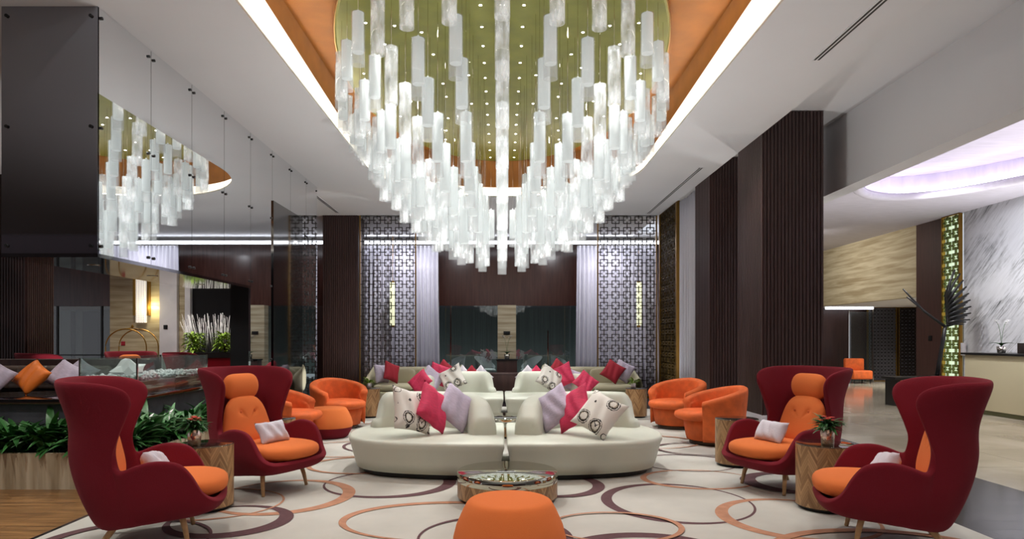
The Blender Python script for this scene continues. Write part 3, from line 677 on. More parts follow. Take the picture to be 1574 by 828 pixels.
def make_wing():
    t = thing('wing_chair', 'x', 'armchair')
    cols = shell_columns(); half = cols
    full = [[Vector((-p.x, -p.y, p.z)) for p in c] for c in half]+[[Vector((p.x, -p.y, p.z)) for p in c] for c in half[-2:0:-1]]
    # closed around: index 0 front centre -> back centre -> other side
    n = len(full); nv = len(full[0]); L = []
    cen = Vector((0, -.06, .17))
    for f in (0.02, .35, .7): L.append([tuple(cen.lerp(full[i][0], f)+Vector((0, 0, .0))) for i in range(n)])
    for j in range(nv): L.append([tuple(full[i][j]) for i in range(n)])
    b = MB().loops(L, smooth=True)
    o = b.obj('shell', M_shell, t)
    s = o.modifiers.new('solid', 'SOLIDIFY'); s.thickness = .05; s.offset = 0.6; s.use_rim = True
    sb = o.modifiers.new('sub', 'SUBSURF'); sb.levels = 1; sb.render_levels = 2
    cushion_ellipsoid(.345, .385, .15, .375, 0, -.16, 2.7).obj('seat_cushion', M_owool, t)
    # back cushion: tapered slab lying against the back
    def back(u, v):
        a = 2*PI*u; ph = (v-.5)*PI; c = abs(math.cos(ph))**.35; s_ = math.sin(ph)
        ca, sa = math.cos(a), math.sin(a); X = c*math.copysign(abs(ca)**.62, ca); Z = c*math.copysign(abs(sa)**.62, sa)
        z = .635+.225*Z; wd = .33-.125*(Z*.5+.5); dent = 0
        for bx in (-.085, .085): dent += .013*math.exp(-(((X*wd-bx)**2+(z-.71)**2)/.0007))
        d = .05*s_; y = .215+.2*(z-.42)
        return (X*wd, y+d+(dent if s_ < 0 else 0)-.02, z)
    bc = MB().grid(back, 96, 41, closeu=True).obj('back_cushion', M_owool, t)
    for bx in (-.085, .085):
        MB().lathe([(.017, -.004), (.018, 0), (.010, .006)], 12).obj('button', M_velvet, bc, loc=(bx, .216, .71))
        bc.children[-1].rotation_euler = (PI/2, 0, 0)
    def head(u, v):
        x = (u-.5)*2; a = 2*PI*v; e = (1-abs(x)**5)**.5 if abs(x) < 1 else 0
        e = max(e, .02); return (.205*x, .315+.07*e*math.cos(a), .945+.125*e*math.sin(a))
    MB().grid(head, 25, 25).obj('headrest', M_owool, t)
    MB().tube([(-.24, -.22, .2), (-.2, .0, .185), (-.2, .2, .165)], .02).tube([(.24, -.22, .2), (.2, .0, .185), (.2, .2, .165)], .02).tube([(-.24, -.22, .205), (.24, -.22, .205)], .02).tube([(-.2, .16, .165), (.2, .16, .165)], .02).obj('underframe', M_ash, t)
    for sx in (-1, 1):
        MB().tube([(sx*.24, -.235, .225), (sx*.262, -.265, .11), (sx*.275, -.285, 0)], .024, 10, .015).obj('leg', M_ash, t)
        MB().tube([(sx*.2, .16, .18), (sx*.225, .225, .09), (sx*.245, .285, 0)], .026, 10, .015).obj('leg', M_ash, t)
    return t
wc = make_wing(); R = math.radians
GW = 'wine red wing chairs'
wc.scale = (.98, .96, 1); wc.location = (-2.49, 4.57, .016); wc.rotation_euler = (0, 0, R(112)); wc['group'] = GW
wc['label'] = 'high-backed wine red wing chair nearest the dark hearth planter, seen from its side'
dup(wc, (-2.25, 6.14, .016), R(64), 'wine red wing chair facing the room between hearth plants and orange tub chair')
dup(wc, (2.68, 6.17, .016), R(-69), 'wine red wing chair in front of the fluted column, orange cushions showing')
dup(wc, (2.735, 4.53, .016), R(-112), 'high-backed wine red wing chair beside the dark tiles, back to reception')

# ------------------------------------------------------------------ pillows
def pillow_mesh(wd, ht, th, name='pillow'):
    b = MB()
    for s in (-1, 1):
        def fn(u, v):
            x = (u-.5)*2; z = (v-.5)*2; k = max(0, (1-x**4)*(1-z**4))**.55
            px = x*(1-.09*(1-z*z)) ; pz = z*(1-.09*(1-x*x))
            wr = .012*math.sin(9*x+3*z)*k
            return (px*wd/2, s*(th/2*k)+wr, pz*ht/2)
        b.grid(fn, 17, 17)
    return b
PROT = {}
def pillow(kind, label, x, y, z, yaw, lean, roll, size=.44, group=None, h=None):
    m = {'floral': M_floral, 'pink': M_pink, 'lilac': M_lilac, 'crimson': M_crimson, 'white': M_white, 'orange': M_opil}[kind]
    hh = h or size; key = (kind, size, hh)
    rot = (Matrix.Rotation(R(yaw), 4, 'Z') @ Matrix.Rotation(R(lean), 4, 'X') @ Matrix.Rotation(R(roll), 4, 'Y')).to_euler()
    # rest height: lowest corner sits on z
    rm = rot.to_matrix(); low = min((rm @ Vector((sx*size/2*.97, 0, sz*hh/2*.97))).z for sx in (-1, 1) for sz in (-1, 1))
    loc = (x, y, z-low)
    if key in PROT:
        o = PROT[key].copy(); C.objects.link(o)
    else:
        o = pillow_mesh(size, hh, .15 if size > .4 else .12).obj('throw_pillow', m); PROT[key] = o
    o.location = loc; o.rotation_euler = rot; tag(o, label, 'pillow', group); return o

# ------------------------------------------------------------------ centre sofa island
def seg_plan(mir, inset=0):
    """outline of one seat segment, counter-clockwise, centred on its middle. width 1.66, depth 1.6; outer side rounded"""
    P = []
    W0, W1, D = -1.68, -.012, 1.6
    pts = [(-.012+0, 0), (-.45, .0), (-.95, .06), (-1.35, .2), (-1.60, .43), (-1.70, .75), (-1.70, 1.1), (-1.60, 1.42), (-1.42, 1.58), (-.9, 1.62), (-.012, 1.62)]
    n = 60
    for i in range(n): P.append(cr([(a, b_, 0) for a, b_ in pts], i/(n-1)))
    c = Vector((-.85, .82, 0)); out = []
    for p in P:
        d = (p-c); out.append(c+d*(1-inset/max(d.length, .1)))
    if mir: out = [Vector((-p.x, p.y, 0)) for p in out]
    return out
def make_segment(mir, bmir, label, loc, group):
    """mir mirrors the seat, bmir mirrors the backrest about the segment's middle"""
    t = thing('island_sofa', label, 'sofa', loc, 0, group)
    b = MB(); L = []
    for z, ins in ((.055, .10), (.06, .085), (.16, .055), (.30, .018), (.345, .0), (.372, .006), (.385, .03)):
        L.append([(p.x, p.y, z) for p in seg_plan(mir, ins)])
    L.append([(p.x, p.y, .392) for p in seg_plan(mir, .35)])
    b.loops(L, smooth=True); b.add(L[-1], [tuple(range(len(L[-1])))], True); b.add(L[0], [tuple(range(len(L[0])))])
    b.obj('seat', M_leather, t)
    b = MB(); L2 = [[(p.x, p.y, z) for p in seg_plan(mir, .16)] for z in (0, .056)]; b.loops(L2); b.add(L2[1], [tuple(range(len(L2[1])))]); b.obj('plinth', M_black, t)
    # backrest: swept arch, from outer rear corner round to the inner front
    path = [(-1.47, 1.20), (-1.30, 1.30), (-1.02, 1.36), (-.72, 1.32), (-.47, 1.14), (-.31, .86), (-.24, .60)]
    NP = 30; NS = 20; rows = []
    for i in range(NP):
        u = i/(NP-1); p = cr([(a, c_, 0) for a, c_ in path], u); q = cr([(a, c_, 0) for a, c_ in path], min(u+.01, 1)); q0 = cr([(a, c_, 0) for a, c_ in path], max(u-.01, 0))
        d = (q-q0).normalized(); nrm = Vector((-d.y, d.x, 0))
        e = min(1, u/.13); e2 = min(1, (1-u)/.34)
        hgt = (.12+.29*math.sqrt(max(0, 1-(1-e)**2)))*(.55+.45*math.sqrt(max(0, 1-(1-e2)**2)))
        wd = .15*(.75+.25*min(1, min(e, 1)))
        row = []
        for k in range(NS):
            a = PI*k/(NS-1); ca, sa = math.cos(a), math.sin(a)
            row.append(tuple(p+nrm*(wd*math.copysign(abs(ca)**.5, ca))*(1-.18*sa)+Vector((0, 0, .375+hgt*abs(sa)**.5))))
        rows.append(row)
    # close the two ends with shrunken rows
    def shrink(row, base, f, push):
        c = Vector((sum(r[0] for r in row)/NS, sum(r[1] for r in row)/NS, 0))
        return [tuple(Vector((c.x+(r[0]-c.x)*f+push.x, c.y+(r[1]-c.y)*f+push.y, .375+(r[2]-.375)*f))) for r in row]
    d0 = (Vector(path[0]+(0,))-Vector(path[1]+(0,))).normalized(); d1 = (Vector(path[-1]+(0,))-Vector(path[-2]+(0,))).normalized()
    rows = [shrink(rows[0], 0, f, d0*q_) for f, q_ in ((.02, .075), (.6, .07), (.88, .04))]+rows+[shrink(rows[-1], 0, f, d1*q_) for f, q_ in ((.93, .04), (.65, .07), (.02, .075))]
    if bmir: rows = [[((-1.71-x), y, z) for x, y, z in r] for r in rows]
    if mir: rows = [[(-x, y, z) for x, y, z in r] for r in rows]
    MB().loops(rows, smooth=True, closed=False).obj('backrest', M_leather, t)
    return t
GI = 'cream leather island sofas'
make_segment(False, False, 'cream leather island sofa nearest the coffee table on the hearth side', (.035, 6.33, .016), GI)
make_segment(True, False, 'cream leather island sofa nearest the coffee table on the fluted column side', (.035, 6.33, .016), GI)
make_segment(False, True, 'cream island sofa further back on the hearth side, behind the lit table', (.035, 11.25, .016), GI)
make_segment(True, True, 'cream island sofa further back on the fluted column side', (.035, 11.25, .016), GI)

SZ = .405
pillow('lilac', 'lilac pillow leaning on the front island sofa backrest, hearth side', -.50, 7.08, SZ, 30, -24, 42, .43)
pillow('pink', 'raspberry pillow between the floral and lilac ones, hearth side front sofa', -.73, 6.93, SZ, 58, -18, 38, .44)
pillow('floral', 'black and white floral pillow at the end of the hearth side front sofa', -.95, 6.80, SZ, 52, -22, 16, .48)
pillow('lilac', 'lilac pillow leaning on the front island sofa backrest, column side', .56, 7.08, SZ, -30, -24, -38, .43)
pillow('pink', 'raspberry pillow between the lilac and floral ones, column side front sofa', .76, 6.96, SZ, -56, -22, -32, .44)
pillow('floral', 'large floral pillow lying over the raspberry one, column side front sofa', 1.0, 6.70, SZ, -28, -34, 26, .45)
# rear island pillows
Z2 = .41; yb = 12.1
pillow('floral', 'floral pillow against the rear hearth side island backrest', -.92, 12.0, Z2, -20, -20, -30, .46)
pillow('pink', 'raspberry pillow behind the floral one, rear hearth side island sofa', -1.17, 12.25, Z2+.08, 20, -18, 20, .43)
pillow('lilac', 'lilac pillow on the rear hearth side island sofa', -1.32, 12.1, Z2, 25, -20, 40, .42)
pillow('pink', 'raspberry pillow low at the outer end of the rear hearth side island sofa', -1.5, 11.85, Z2, -30, -30, 40, .40)
pillow('floral', 'floral pillow against the rear column side island backrest', .88, 11.95, Z2, 25, -25, 38, .46)
pillow('pink', 'raspberry pillow leaning beside the floral one, rear column side island', 1.12, 12.1, Z2+.06, -30, -15, -26, .43)
pillow('lilac', 'pale lilac pillow behind the raspberry one, rear column side island', 1.3, 12.2, Z2, -20, -20, 20, .42)
pillow('pink', 'small raspberry pillow at the outer end of the rear column side island', 1.52, 11.85, Z2, 10, -30, 45, .38)
for i, (k, x) in enumerate((('white', -.78), ('crimson', -.6), ('white', -.42))):
    pillow(k, ['pale pillow peeking above the rear hearth side backrest, nearer the sofas', 'crimson pillow peeking over the rear hearth side backrest', 'pale pillow peeking above the rear hearth side backrest, nearer the aisle'][i], x, 12.82, Z2+.02, 0, 8, 45, .36)
for i, (k, x) in enumerate((('white', .5), ('pink', .67), ('floral', .85))):
    pillow(k, ['pale pillow peeking above the rear column side backrest', 'raspberry pillow peeking over the rear column side backrest', 'floral pillow peeking over the rear column side backrest'][i], x, 12.82, Z2+.02, 0, 8, 45, .36)

# ------------------------------------------------------------------ back sofas
def back_sofa(label, cx, s):
    t = thing('tufted_sofa', label, 'sofa', (cx, 14.3, 0.001)); W = 1.0
    MB().box(-W, W, -.5, .42, .08, .30).obj('base', M_beige, t, bevel=.03)
    MB().box(-W+.06, W-.06, .26, .5, .28, .80).obj('backrest', M_beige, t, bevel=.07)
    for sx in (-1, 1):
        MB().grid(lambda u, v: (sx*(W-.02)+.085*math.cos(2*PI*u)*.9, -.5+.95*v, .43+(.16+.14*v)*math.sin(2*PI*u)+.12*v), 20, 8, closeu=True).obj('arm', M_beige, t)
        cushion_ellipsoid(.43, .36, .16, .38, sx*.45, -.12, 5, .25).obj('seat_cushion', M_beige, t)
        cushion_ellipsoid(.43, .10, .36, .60, sx*.45, .2, 5, .3).obj('back_cushion', M_beige, t)
    for x in (-.9, .9):
        for y in (-.42, .34): MB().tube([(x, y, .1), (x, y, 0)], .025, 8).obj('leg', M_black, t)
back_sofa('beige sofa against the lattice screen beside the dark fluted column', -1.9, -1)
back_sofa('beige sofa against the lattice screen beside the gold side screen', 1.92, 1)
pillow('lilac', 'grey-lilac pillow in the corner of the beige sofa, hearth side', -2.62, 14.12, .46, 62, -12, 4, .42)
pillow('crimson', 'crimson pillow upright on the beige sofa, hearth side', -2.38, 13.98, .46, 55, -12, 20, .42)
pillow('crimson', 'crimson pillow at the inner end of the beige sofa, hearth side', -1.25, 14.1, .46, -5, -12, 38, .40)
pillow('crimson', 'crimson pillow at the inner end of the beige sofa, gold screen side', 1.22, 14.1, .46, 5, -12, 38, .42)
pillow('crimson', 'crimson pillow tilted at the outer end of the beige sofa, gold screen side', 2.38, 14.0, .46, -15, -15, 32, .42)
pillow('lilac', 'grey-lilac pillow behind the crimson one by the gold screen', 2.62, 14.12, .46, -10, -12, 28, .42)
t = thing('console_table', 'low dark wooden console between the two beige sofas', 'console', (.2, 15.0, 0))
MB().box(-.6, .6, -.2, .2, .06, .62).obj('cabinet', M_brownwood, t, bevel=.008); MB().box(-.62, .62, -.22, .22, .62, .65).obj('top', M_brownwood, t, bevel=.006)
MB().box(-.55, .55, -.15, .15, 0, .06).obj('plinth', M_black, t)

# ------------------------------------------------------------------ drum tables
def drum(name, label, cat, x, y, r, h, topm, bandh=0, group=None, lift=0):
    t = thing(name, label, cat, (x, y, .016 if lift < 1 else 0), 0, group)
    n = 48; b = MB(); z0, z1 = .03, h-bandh-.008
    b.lathe([(r, z0), (r, z1)], n, cap=False, smooth=True)
    o = b.obj('drum', M_herring, t, fix=False)
    uv = o.data.uv_layers.new(name='UVMap')
    for p in o.data.polygons:
        i = p.index % n
        for li in p.loop_indices:
            v = o.data.vertices[o.data.loops[li].vertex_index].co; a = math.atan2(v.y, v.x) % (2*PI)
            if i == n-1 and a < .01: a = 2*PI
            uv.data[li].uv = (a*r, v.z)
    if bandh: MB().lathe([(r+.001, z1), (r+.003, z1+.004), (r+.003, h-.006), (r-.004, h), (.001, h)], n, cap=False).obj('top', topm, t)
    else: MB().lathe([(r, z1), (r+.001, h-.002), (r-.003, h), (.001, h)], n, cap=False).obj('top', topm, t)
    MB().lathe([(r-.03, 0), (r-.03, .031)], n).obj('plinth', M_black, t)
    return t
M_bronze = mat('bronze_mirror_top', (120, 112, 100), .04, metal=.9)
M_steelt = mat('polished_champagne_metal', (196, 196, 180), .05, metal=1)
drum('coffee_table', 'low round coffee table with mirror metal top behind the orange pouf', 'coffee table', .045, 5.74, .44, .245, M_steelt, .075)
drum('coffee_table', 'low round metal topped table inside the cream sofa island', 'coffee table', .06, 9.6, .46, .27, M_steelt, .1)
GS = 'herringbone drum side tables'
drum('side_table', 'herringbone wood drum table between the two hearth side wing chairs', 'side table', -2.47, 5.40, .225, .535, M_bronze, 0, GS)
drum('side_table', 'herringbone wood drum table between the two reception side wing chairs', 'side table', 2.68, 5.40, .225, .535, M_bronze, 0, GS)
drum('side_table', 'herringbone drum table between the wing chair and tub chair, column side', 'side table', 2.62, 7.27, .23, .52, M_bronze, 0, GS)
drum('side_table', 'drum table mostly hidden behind the hearth side wing chair', 'side table', -2.55, 7.27, .23, .52, M_bronze, 0, GS)
drum('side_table', 'herringbone drum table beside the beige sofa, hearth side', 'side table', -2.40, 11.75, .19, .52, M_bronze, 0, GS)
drum('side_table', 'herringbone drum table beside the beige sofa, gold screen side', 'side table', 2.42, 11.75, .19, .52, M_bronze, 0, GS)

# ------------------------------------------------------------------ poufs
def pouf(label, x, y, rz=0):
    t = thing('pouf', label, 'ottoman', (x, y, .016), rz)
    MB().lathe([(.34, .15), (.345, .19), (.325, .27), (.285, .36), (.262, .40), (.25, .413), (.235, .421), (.21, .424), (.10, .428), (.001, .429)], 48, cap=False).obj('cushion', M_owool, t)
    MB().lathe([(.001, .0), (.25, .0), (.28, .02), (.325, .10), (.342, .15)], 48, cap=False).obj('base', M_shell, t)
pouf('round orange felt pouf in front of the coffee table', .045, 3.98)
pouf('round orange and wine red pouf between the two tub chairs by the hearth', -2.50, 9.35)

# ------------------------------------------------------------------ tub chairs
def make_tub():
    t = thing('tub_chair', 'x', 'armchair')
    half = R(128)
    def sec(u, v):
        """u round the back, v round the wall section; thickness .1"""
        a = (u-.5)*2*half; k = abs(u-.5)*2
        h = .775-.19*k**1.6
        endr = 1.0
        r0 = .40
        pts = [(-.085, .30), (.0, .06), (.015, .3), (.035, .5), (.05, h-.05), (.03, h-.008), (-.015, h), (-.055, h-.02), (-.07, h-.07), (-.085, .5), (-.085, .30)]
        p = cr([(q[0], q[1], 0) for q in pts], v)
        r = r0+p.x+(.02 if p.y > .3 else 0)
        r = r0+p.x
        return (r*math.sin(a), r*math.cos(a)*1.02, p.y)
    b = MB().grid(sec, 40, 31)
    for u in (0, 1):
        ring_ = [sec(u, j/30) for j in range(31)]
        b.add(ring_, [tuple(range(31))], True)
    b.obj('backrest', M_velvet, t)
    MB().lathe([(.335, .06), (.37, .25), (.38, .33), (.2, .34)], 40).obj('body', M_velvet, t)
    cushion_ellipsoid(.345, .395, .14, .385, 0, -.10, 2.5, .3).obj('seat_cushion', M_velvet, t)
    MB().lathe([(.30, .0), (.30, .06)], 32).obj('swivel_base', mat('bronze_base', (70, 56, 44), .4, metal=.6), t)
    return t
tb = make_tub(); GT = 'orange velvet tub chairs'; tb['group'] = GT
tb.location = (-2.60, 10.35, .016); tb.rotation_euler = (0, 0, R(38)); tb['label'] = 'orange velvet tub chair behind the orange and red pouf'
dup(tb, (-2.93, 8.75, .016), R(82), 'orange velvet tub chair partly hidden behind the hearth side wing chair')
dup(tb, (2.78, 10.35, .016), R(-48), 'orange velvet tub chair nearest the sheer curtain')
dup(tb, (2.84, 8.80, .016), R(-86), 'orange velvet tub chair beside the drum table and fluted column')

# ------------------------------------------------------------------ wing chair pillows
pillow('white', 'small white pillow on the wing chair facing the room, hearth side', -2.14, 6.06, .46, 64, -30, 0, .34, h=.22)
pillow('white', 'small white pillow on the wing chair in front of the fluted column', 2.52, 6.10, .46, -69, -30, 0, .34, h=.22)
pillow('white', 'white pillow corner showing inside the wing chair nearest the planter', -2.47, 4.64, .43, 112, -35, 14, .27, h=.19)
pillow('white', 'white pillow corner showing inside the wing chair beside the dark tiles', 2.705, 4.60, .43, -112, -35, -14, .27, h=.19)

# ------------------------------------------------------------------ plants
def leaf(b, base, d, L, W, droop, up=.6, tw=0):
    """a curved pointed blade from base, horizontal direction d"""
    dx, dy = math.cos(d), math.sin(d); n = 7; vs = []; fs = []
    for i in range(n):
        u = i/(n-1); s = L*u; x = base[0]+dx*s*(.35+.65*u)*1.0; y = base[1]+dy*s*(.35+.65*u); z = base[2]+up*s-droop*L*u*u*1.2
        wd = W*math.sin(PI*min(1, (u*.9+.1)))**.8*(1-.0*u) if u < 1 else .001
        if u < .3: wd *= .25+u*2.4
        for k in (-1, 0, 1): vs.append((x-dy*wd*k, y+dx*wd*k, z+abs(k)*wd*.35))
    for i in range(n-1):
        for k in range(2): fs.append((i*3+k, i*3+k+1, (i+1)*3+k+1, (i+1)*3+k))
    b.add(vs, fs, True)
def bush(b, cx, cy, z, r, h, n, L=.22, W=.04, seed=0, up=1):
    rn = random.Random(seed)
    for i in range(n):
        a = rn.uniform(0, 2*PI); q = r*math.sqrt(rn.random())*.7; hz = rn.uniform(0, h)
        leaf(b, (cx+q*math.cos(a), cy+q*math.sin(a), z+hz), a+rn.uniform(-.6, .6), L*rn.uniform(.7, 1.2), W*rn.uniform(.7, 1.2), rn.uniform(.3, .9), up*rn.uniform(.4, 1.1))
def potplant(x, y, z, label, s=1):
    t = thing('potted_plant', label, 'potted plant', (x, y, z)); M = M_chrome
    MB().lathe([(.001, .002), (.042*s, .0), (.05*s, .12*s), (.047*s, .122*s), (.045*s, .10*s), (.001, .10*s)], 24, cap=False).obj('pot', mat('hammered_silver_pot', (226, 206, 190), .22, metal=.9, bump=.4, bscale=50), t)
    b = MB(); bush(b, 0, 0, .10*s, .045*s, .06*s, 80, .10*s, .014*s, 3, up=1.3); b.obj('foliage', M_leaf, t)
    for i in range(6):
        a = i*1.05; f = MB(); cx, cy = .03*math.cos(a), .03*math.sin(a)
        for q in range(5):
            leaf(f, (cx*s, cy*s, (.175+.012*(i % 3))*s), q*1.26, .028*s, .010*s, .2, .6)
        f.obj('flower', M_red, t)
potplant(-2.50, 5.28, .552, 'small red flowering plant in a metal pot on the hearth side drum table', 1.12)
potplant(2.64, 5.28, .552, 'small red flowering plant in a metal pot on the reception side drum table', 1.12)
def smallvase(x, y, z, label):
    t = thing('bud_vase', label, 'vase', (x, y, z))
    MB().lathe([(.001, .002), (.04, 0), (.045, .08), (.02, .1)], 16, cap=False).obj('vase', M_white, t)
    b = MB(); bush(b, 0, 0, .08, .03, .05, 20, .12, .02, 5); b.obj('foliage', M_leafl, t)
smallvase(-2.40, 11.72, .538, 'little green plant on the drum table beside the hearth side beige sofa')
smallvase(2.36, 11.72, .538, 'little green plant on the drum table beside the gold screen')

# planter in front of the hearth
t = thing('stone_planter', 'long cream travertine planter trough around the dark hearth block', 'planter', (0, 0, 0))
b = MB(); b.box(-7.6, -3.45, 6.13, 6.17, 0, .34); b.box(-3.49, -3.45, 6.17, 9.4, 0, .34); b.box(-7.6, -3.87, 6.47, 6.5, 0, .3); b.box(-3.9, -3.87, 6.5, 9.4, 0, .3); b.box(-3.9, -3.45, 9.36, 9.4, 0, .34)
b.obj('trough', M_planter, t)
b = MB(); b.box(-7.6, -3.49, 6.17, 6.47, .2, .29); b.box(-3.87, -3.49, 6.47, 9.36, .2, .29); b.obj('soil', M_soil, t)
GP = 'peace lilies in the stone planter'
spots = [(-5.05, 6.32, 0), (-4.72, 6.32, 1), (-4.38, 6.32, 2), (-4.05, 6.32, 3), (-3.68, 6.34, 4), (-3.68, 6.75, 5), (-3.68, 7.15, 6), (-3.68, 7.6, 7), (-3.68, 8.05, 8), (-3.68, 8.6, 9)]
pl = []
for x, y, sd in spots:
    t = thing('peace_lily', 'glossy green peace lily clump in the travertine planter', 'plant', (x, y, .29), 0, GP)
    b = MB(); bush(b, 0, 0, 0, .15, .14, 90, .26, .034, sd+20, up=1.55); b.obj('foliage', M_leaf, t)
    if sd in (2, 5, 6, 8):
        f = MB(); f.tube([(.02, 0, 0), (.03, -.02, .3)], .004, 5); leaf(f, (.03, -.02, .29), 1.2, .055, .018, 0, 1.2); f.obj('flower', M_petal, t)
    pl.append((x, y, t))
for (x, y, t), lab in zip(pl, ['peace lily at the far end of the planter front', 'peace lily second along the planter front from the edge of the lounge', 'peace lily with a white flower in the planter front', 'peace lily behind the back of the nearest wing chair', 'peace lily on the planter corner', 'flowering peace lily just past the planter corner', 'flowering peace lily midway along the planter side', 'peace lily behind the potted flower on the drum table', 'flowering peace lily beside the second wing chair', 'peace lily at the inner end of the planter side']):
    t['label'] = lab

# ------------------------------------------------------------------ hearth block, banquette, glass fire box
t = thing('hearth_block', 'dark slate hearth block carrying the glass fire box', 'hearth', (0, 0, 0))
MB().box(-6.0, -3.95, 6.52, 9.3, 0, .77).obj('slate_body', M_stoneblk, t, bevel=.01)
MB().box(-6.05, -3.86, 6.45, 9.36, .77, .82).obj('ledge', M_blackglass, t, bevel=.004)
MB().box(-4.62, -3.93, 6.98, 8.76, .82, .955).obj('fire_tray', mat('polished_dark_marble', (88, 66, 58), .08, var=.4, vscale=4, coat=.6), t, bevel=.004)
t = thing('fire_box', 'clear glass fire box of white pebbles on the dark hearth', 'fireplace', (-4.26, 7.87, .955))
for nm, bx in (('glass_pane', (-.31, .31, -.835, -.825)), ('glass_pane', (-.31, .31, .825, .835)), ('glass_pane', (-.31, -.302, -.825, .825)), ('glass_pane', (.302, .31, -.825, .825))):
    MB().box(*bx, 0, .255).obj(nm, M_pane, t)
b = MB()
for x, y in ((-.31, -.83), (.31, -.83), (.31, .83), (-.31, .83)): b.box(x-.008, x+.008, y-.008, y+.008, 0, .257)
b.obj('edge_strip', M_chrome, t)
b = MB(); rn = random.Random(4)
for i in range(900):
    x = rn.uniform(-.28, .28); y = rn.uniform(-.8, .8); r = rn.uniform(.012, .026); z = .012+rn.uniform(0, .05)
    P = []
    for (a, z_) in ((.35, -.8), (1, 0), (.4, .8)):
        P.append([(x+r*a*math.cos(q*PI/3+i), y+r*a*math.sin(q*PI/3+i), z+r*z_*.8) for q in range(6)])
    b.loops(P, smooth=True); b.add(P[2], [tuple(range(6))], True)
o = b.obj('white_pebbles', M_pebble, fix=False); o.location = (-4.26, 7.87, .957); o['kind'] = 'stuff'; tag(o, 'bed of white pebbles inside the glass fire box', 'pebbles')
bm_ = bmesh.new(); bmesh.ops.create_icosphere(bm_, subdivisions=2, radius=.14)
for v in bm_.verts: v.co *= 1+.35*math.sin(v.co.x*31+v.co.y*23)*math.cos(v.co.z*27); v.co.x *= 1.2; v.co.z = max(v.co.z, -.05)
me = bpy.data.meshes.new('standin'); bm_.to_mesh(me); bm_.free(); me.materials.append(M_pebble); o = bpy.data.objects.new('white_reflection_standin', me); C.objects.link(o); o.location = (-4.2, 7.35, 1.05)
tag(o, 'jagged white rock for a pillow reflection, set among the pebbles in the fire box', 'standin')  # solid shape added in place of a pale pillow's reflection in the glass
# banquette on the raised side
t = thing('buttoned_banquette', 'brown buttoned leather banquette behind the dark hearth ledge', 'bench', (0, 0, 0))
MB().box(-9, -6.05, 6.55, 7.0, 0, .76).obj('front_panel', M_leath, t, bevel=.02)
MB().box(-9, -6.07, 7.55, 7.8, .83, 1.11).obj('backrest', M_leath, t, bevel=.05)
MB().box(-9, -6.05, 6.5, 7.8, .76, .83).obj('seat', M_leath, t, bevel=.02)
MB().box(-9, -8.9, 6.55, 7.8, .76, 1.08).obj('end_panel', M_leath, t, bevel=.03)
t2_ = thing('buttoned_back_rest', 'brown buttoned leather back panel standing on the hearth ledge behind the pillows', 'back panel', (-5.35, 7.75, .821))
MB().box(-.66, .66, -.06, .1, 0, .28).obj('panel', M_leath, t2_, bevel=.04); MB().box(-.62, .62, -.02, .06, .0, .02).obj('rail', M_black, t2_)
for (k, x, y, rl, yw, lab) in (('lilac', -5.32, 6.82, 32, 10, 'lilac pillow between the white pillow and the orange one on the hearth ledge'), ('orange', -5.05, 7.0, 32, -10, 'orange satin pillow between lilac ones on the hearth ledge'),
                               ('lilac', -4.84, 7.22, 30, 12, 'lilac pillow between the orange pillow and the fire box'), ('lilac', -4.86, 7.5, 30, 0, 'lilac pillow touching the glass fire box'),
                               ('white', -5.62, 6.75, 20, 15, 'white pillow at the outer end of the hearth ledge')):
    pillow(k, lab, x, y-.02, .825, yw, -32, rl, .33)
# raised back ledge behind
wallbox('trim_1', -9.5, -5.2, 9.6, 9.9, 0, 1.12, M_brownwood, 'dark low wall behind the banquette')

# chairs beyond the hearth: same wing chairs
dup(wc, (-7.85, 11.4, .05), R(150), 'wine red wing chair back beyond the hearth, beside the fluted column')
dup(wc, (-7.15, 12.6, .05), R(40), 'distant wing chair with orange headrest in front of the glass shop front')
dup(wc, (-5.6, 11.9, .05), R(100), 'distant wine red wing chair under the bright green shrubs')
# travertine wall lamp, luggage cart, shrubs
t = thing('wall_lamp', 'tall white lattice wall lamp with brass sides on the travertine wall', 'wall lamp', (-8.83, YB-.01, 2.38))
MB().box(-.11, .11, -.12, -.02, -.55, .6).obj('shade', mat('glowing_lattice_shade', (240, 235, 225), emit=.5, ecol=(255, 248, 236)), t)
b = MB()
for i in range(4):
    for k in range(22): b.box(-.11+.055*i+.02, -.11+.055*i+.03, -.124, -.12, -.55+.052*k, -.55+.052*k+.03)
b.obj('shade_pattern', M_veil, t)
for s in (-1, 1): MB().box(s*.17-.025, s*.17+.025, -.1, 0, -.38, .6).obj('bracket', M_gold, t)
lp = bpy.data.lights.new('lamp_glow', 'POINT'); lp.energy = 14; lp.color = (1, .85, .45); lp.shadow_soft_size = .1; lo = bpy.data.objects.new('lamp_glow', lp); C.objects.link(lo); lo.location = (-8.6, YB-.16, 2.2)
t = thing('luggage_cart', 'brass birdcage luggage cart in front of the travertine wall', 'luggage cart', (-8.3, 14.6, 0))
for y in (-.25, .25):
    P = [(-.45*math.cos(PI*i/16)*1.0, y, 1.25+.40*math.sin(PI*i/16)) for i in range(17)]
    MB().tube([(-.45, y, .25)]+P+[(.45, y, .25)], .014).obj('arch', M_gold, t)
MB().box(-.5, .5, -.3, .3, .18, .26).obj('deck', M_crimson, t, bevel=.01)
MB().tube([(0, -.25, 1.65), (0, 0, 1.68), (0, .25, 1.65)], .012).lathe([(.001, 1.66), (.04, 1.70), (.001, 1.76)], 16, cap=False).obj('finial', M_gold, t)
for x in (-.42, .42):
    for y in (-.22, .22):
        MB().grid(lambda u, v: (x+.0+.02*(v-.5), y+.09*math.cos(2*PI*u), .09+.09*math.sin(2*PI*u)), 16, 3, closeu=True).obj('wheel', M_black, t)
t = thing('planter_box', 'black and red planter box holding two bright green shrubs', 'planter', (-6.75, 15.0, 0))
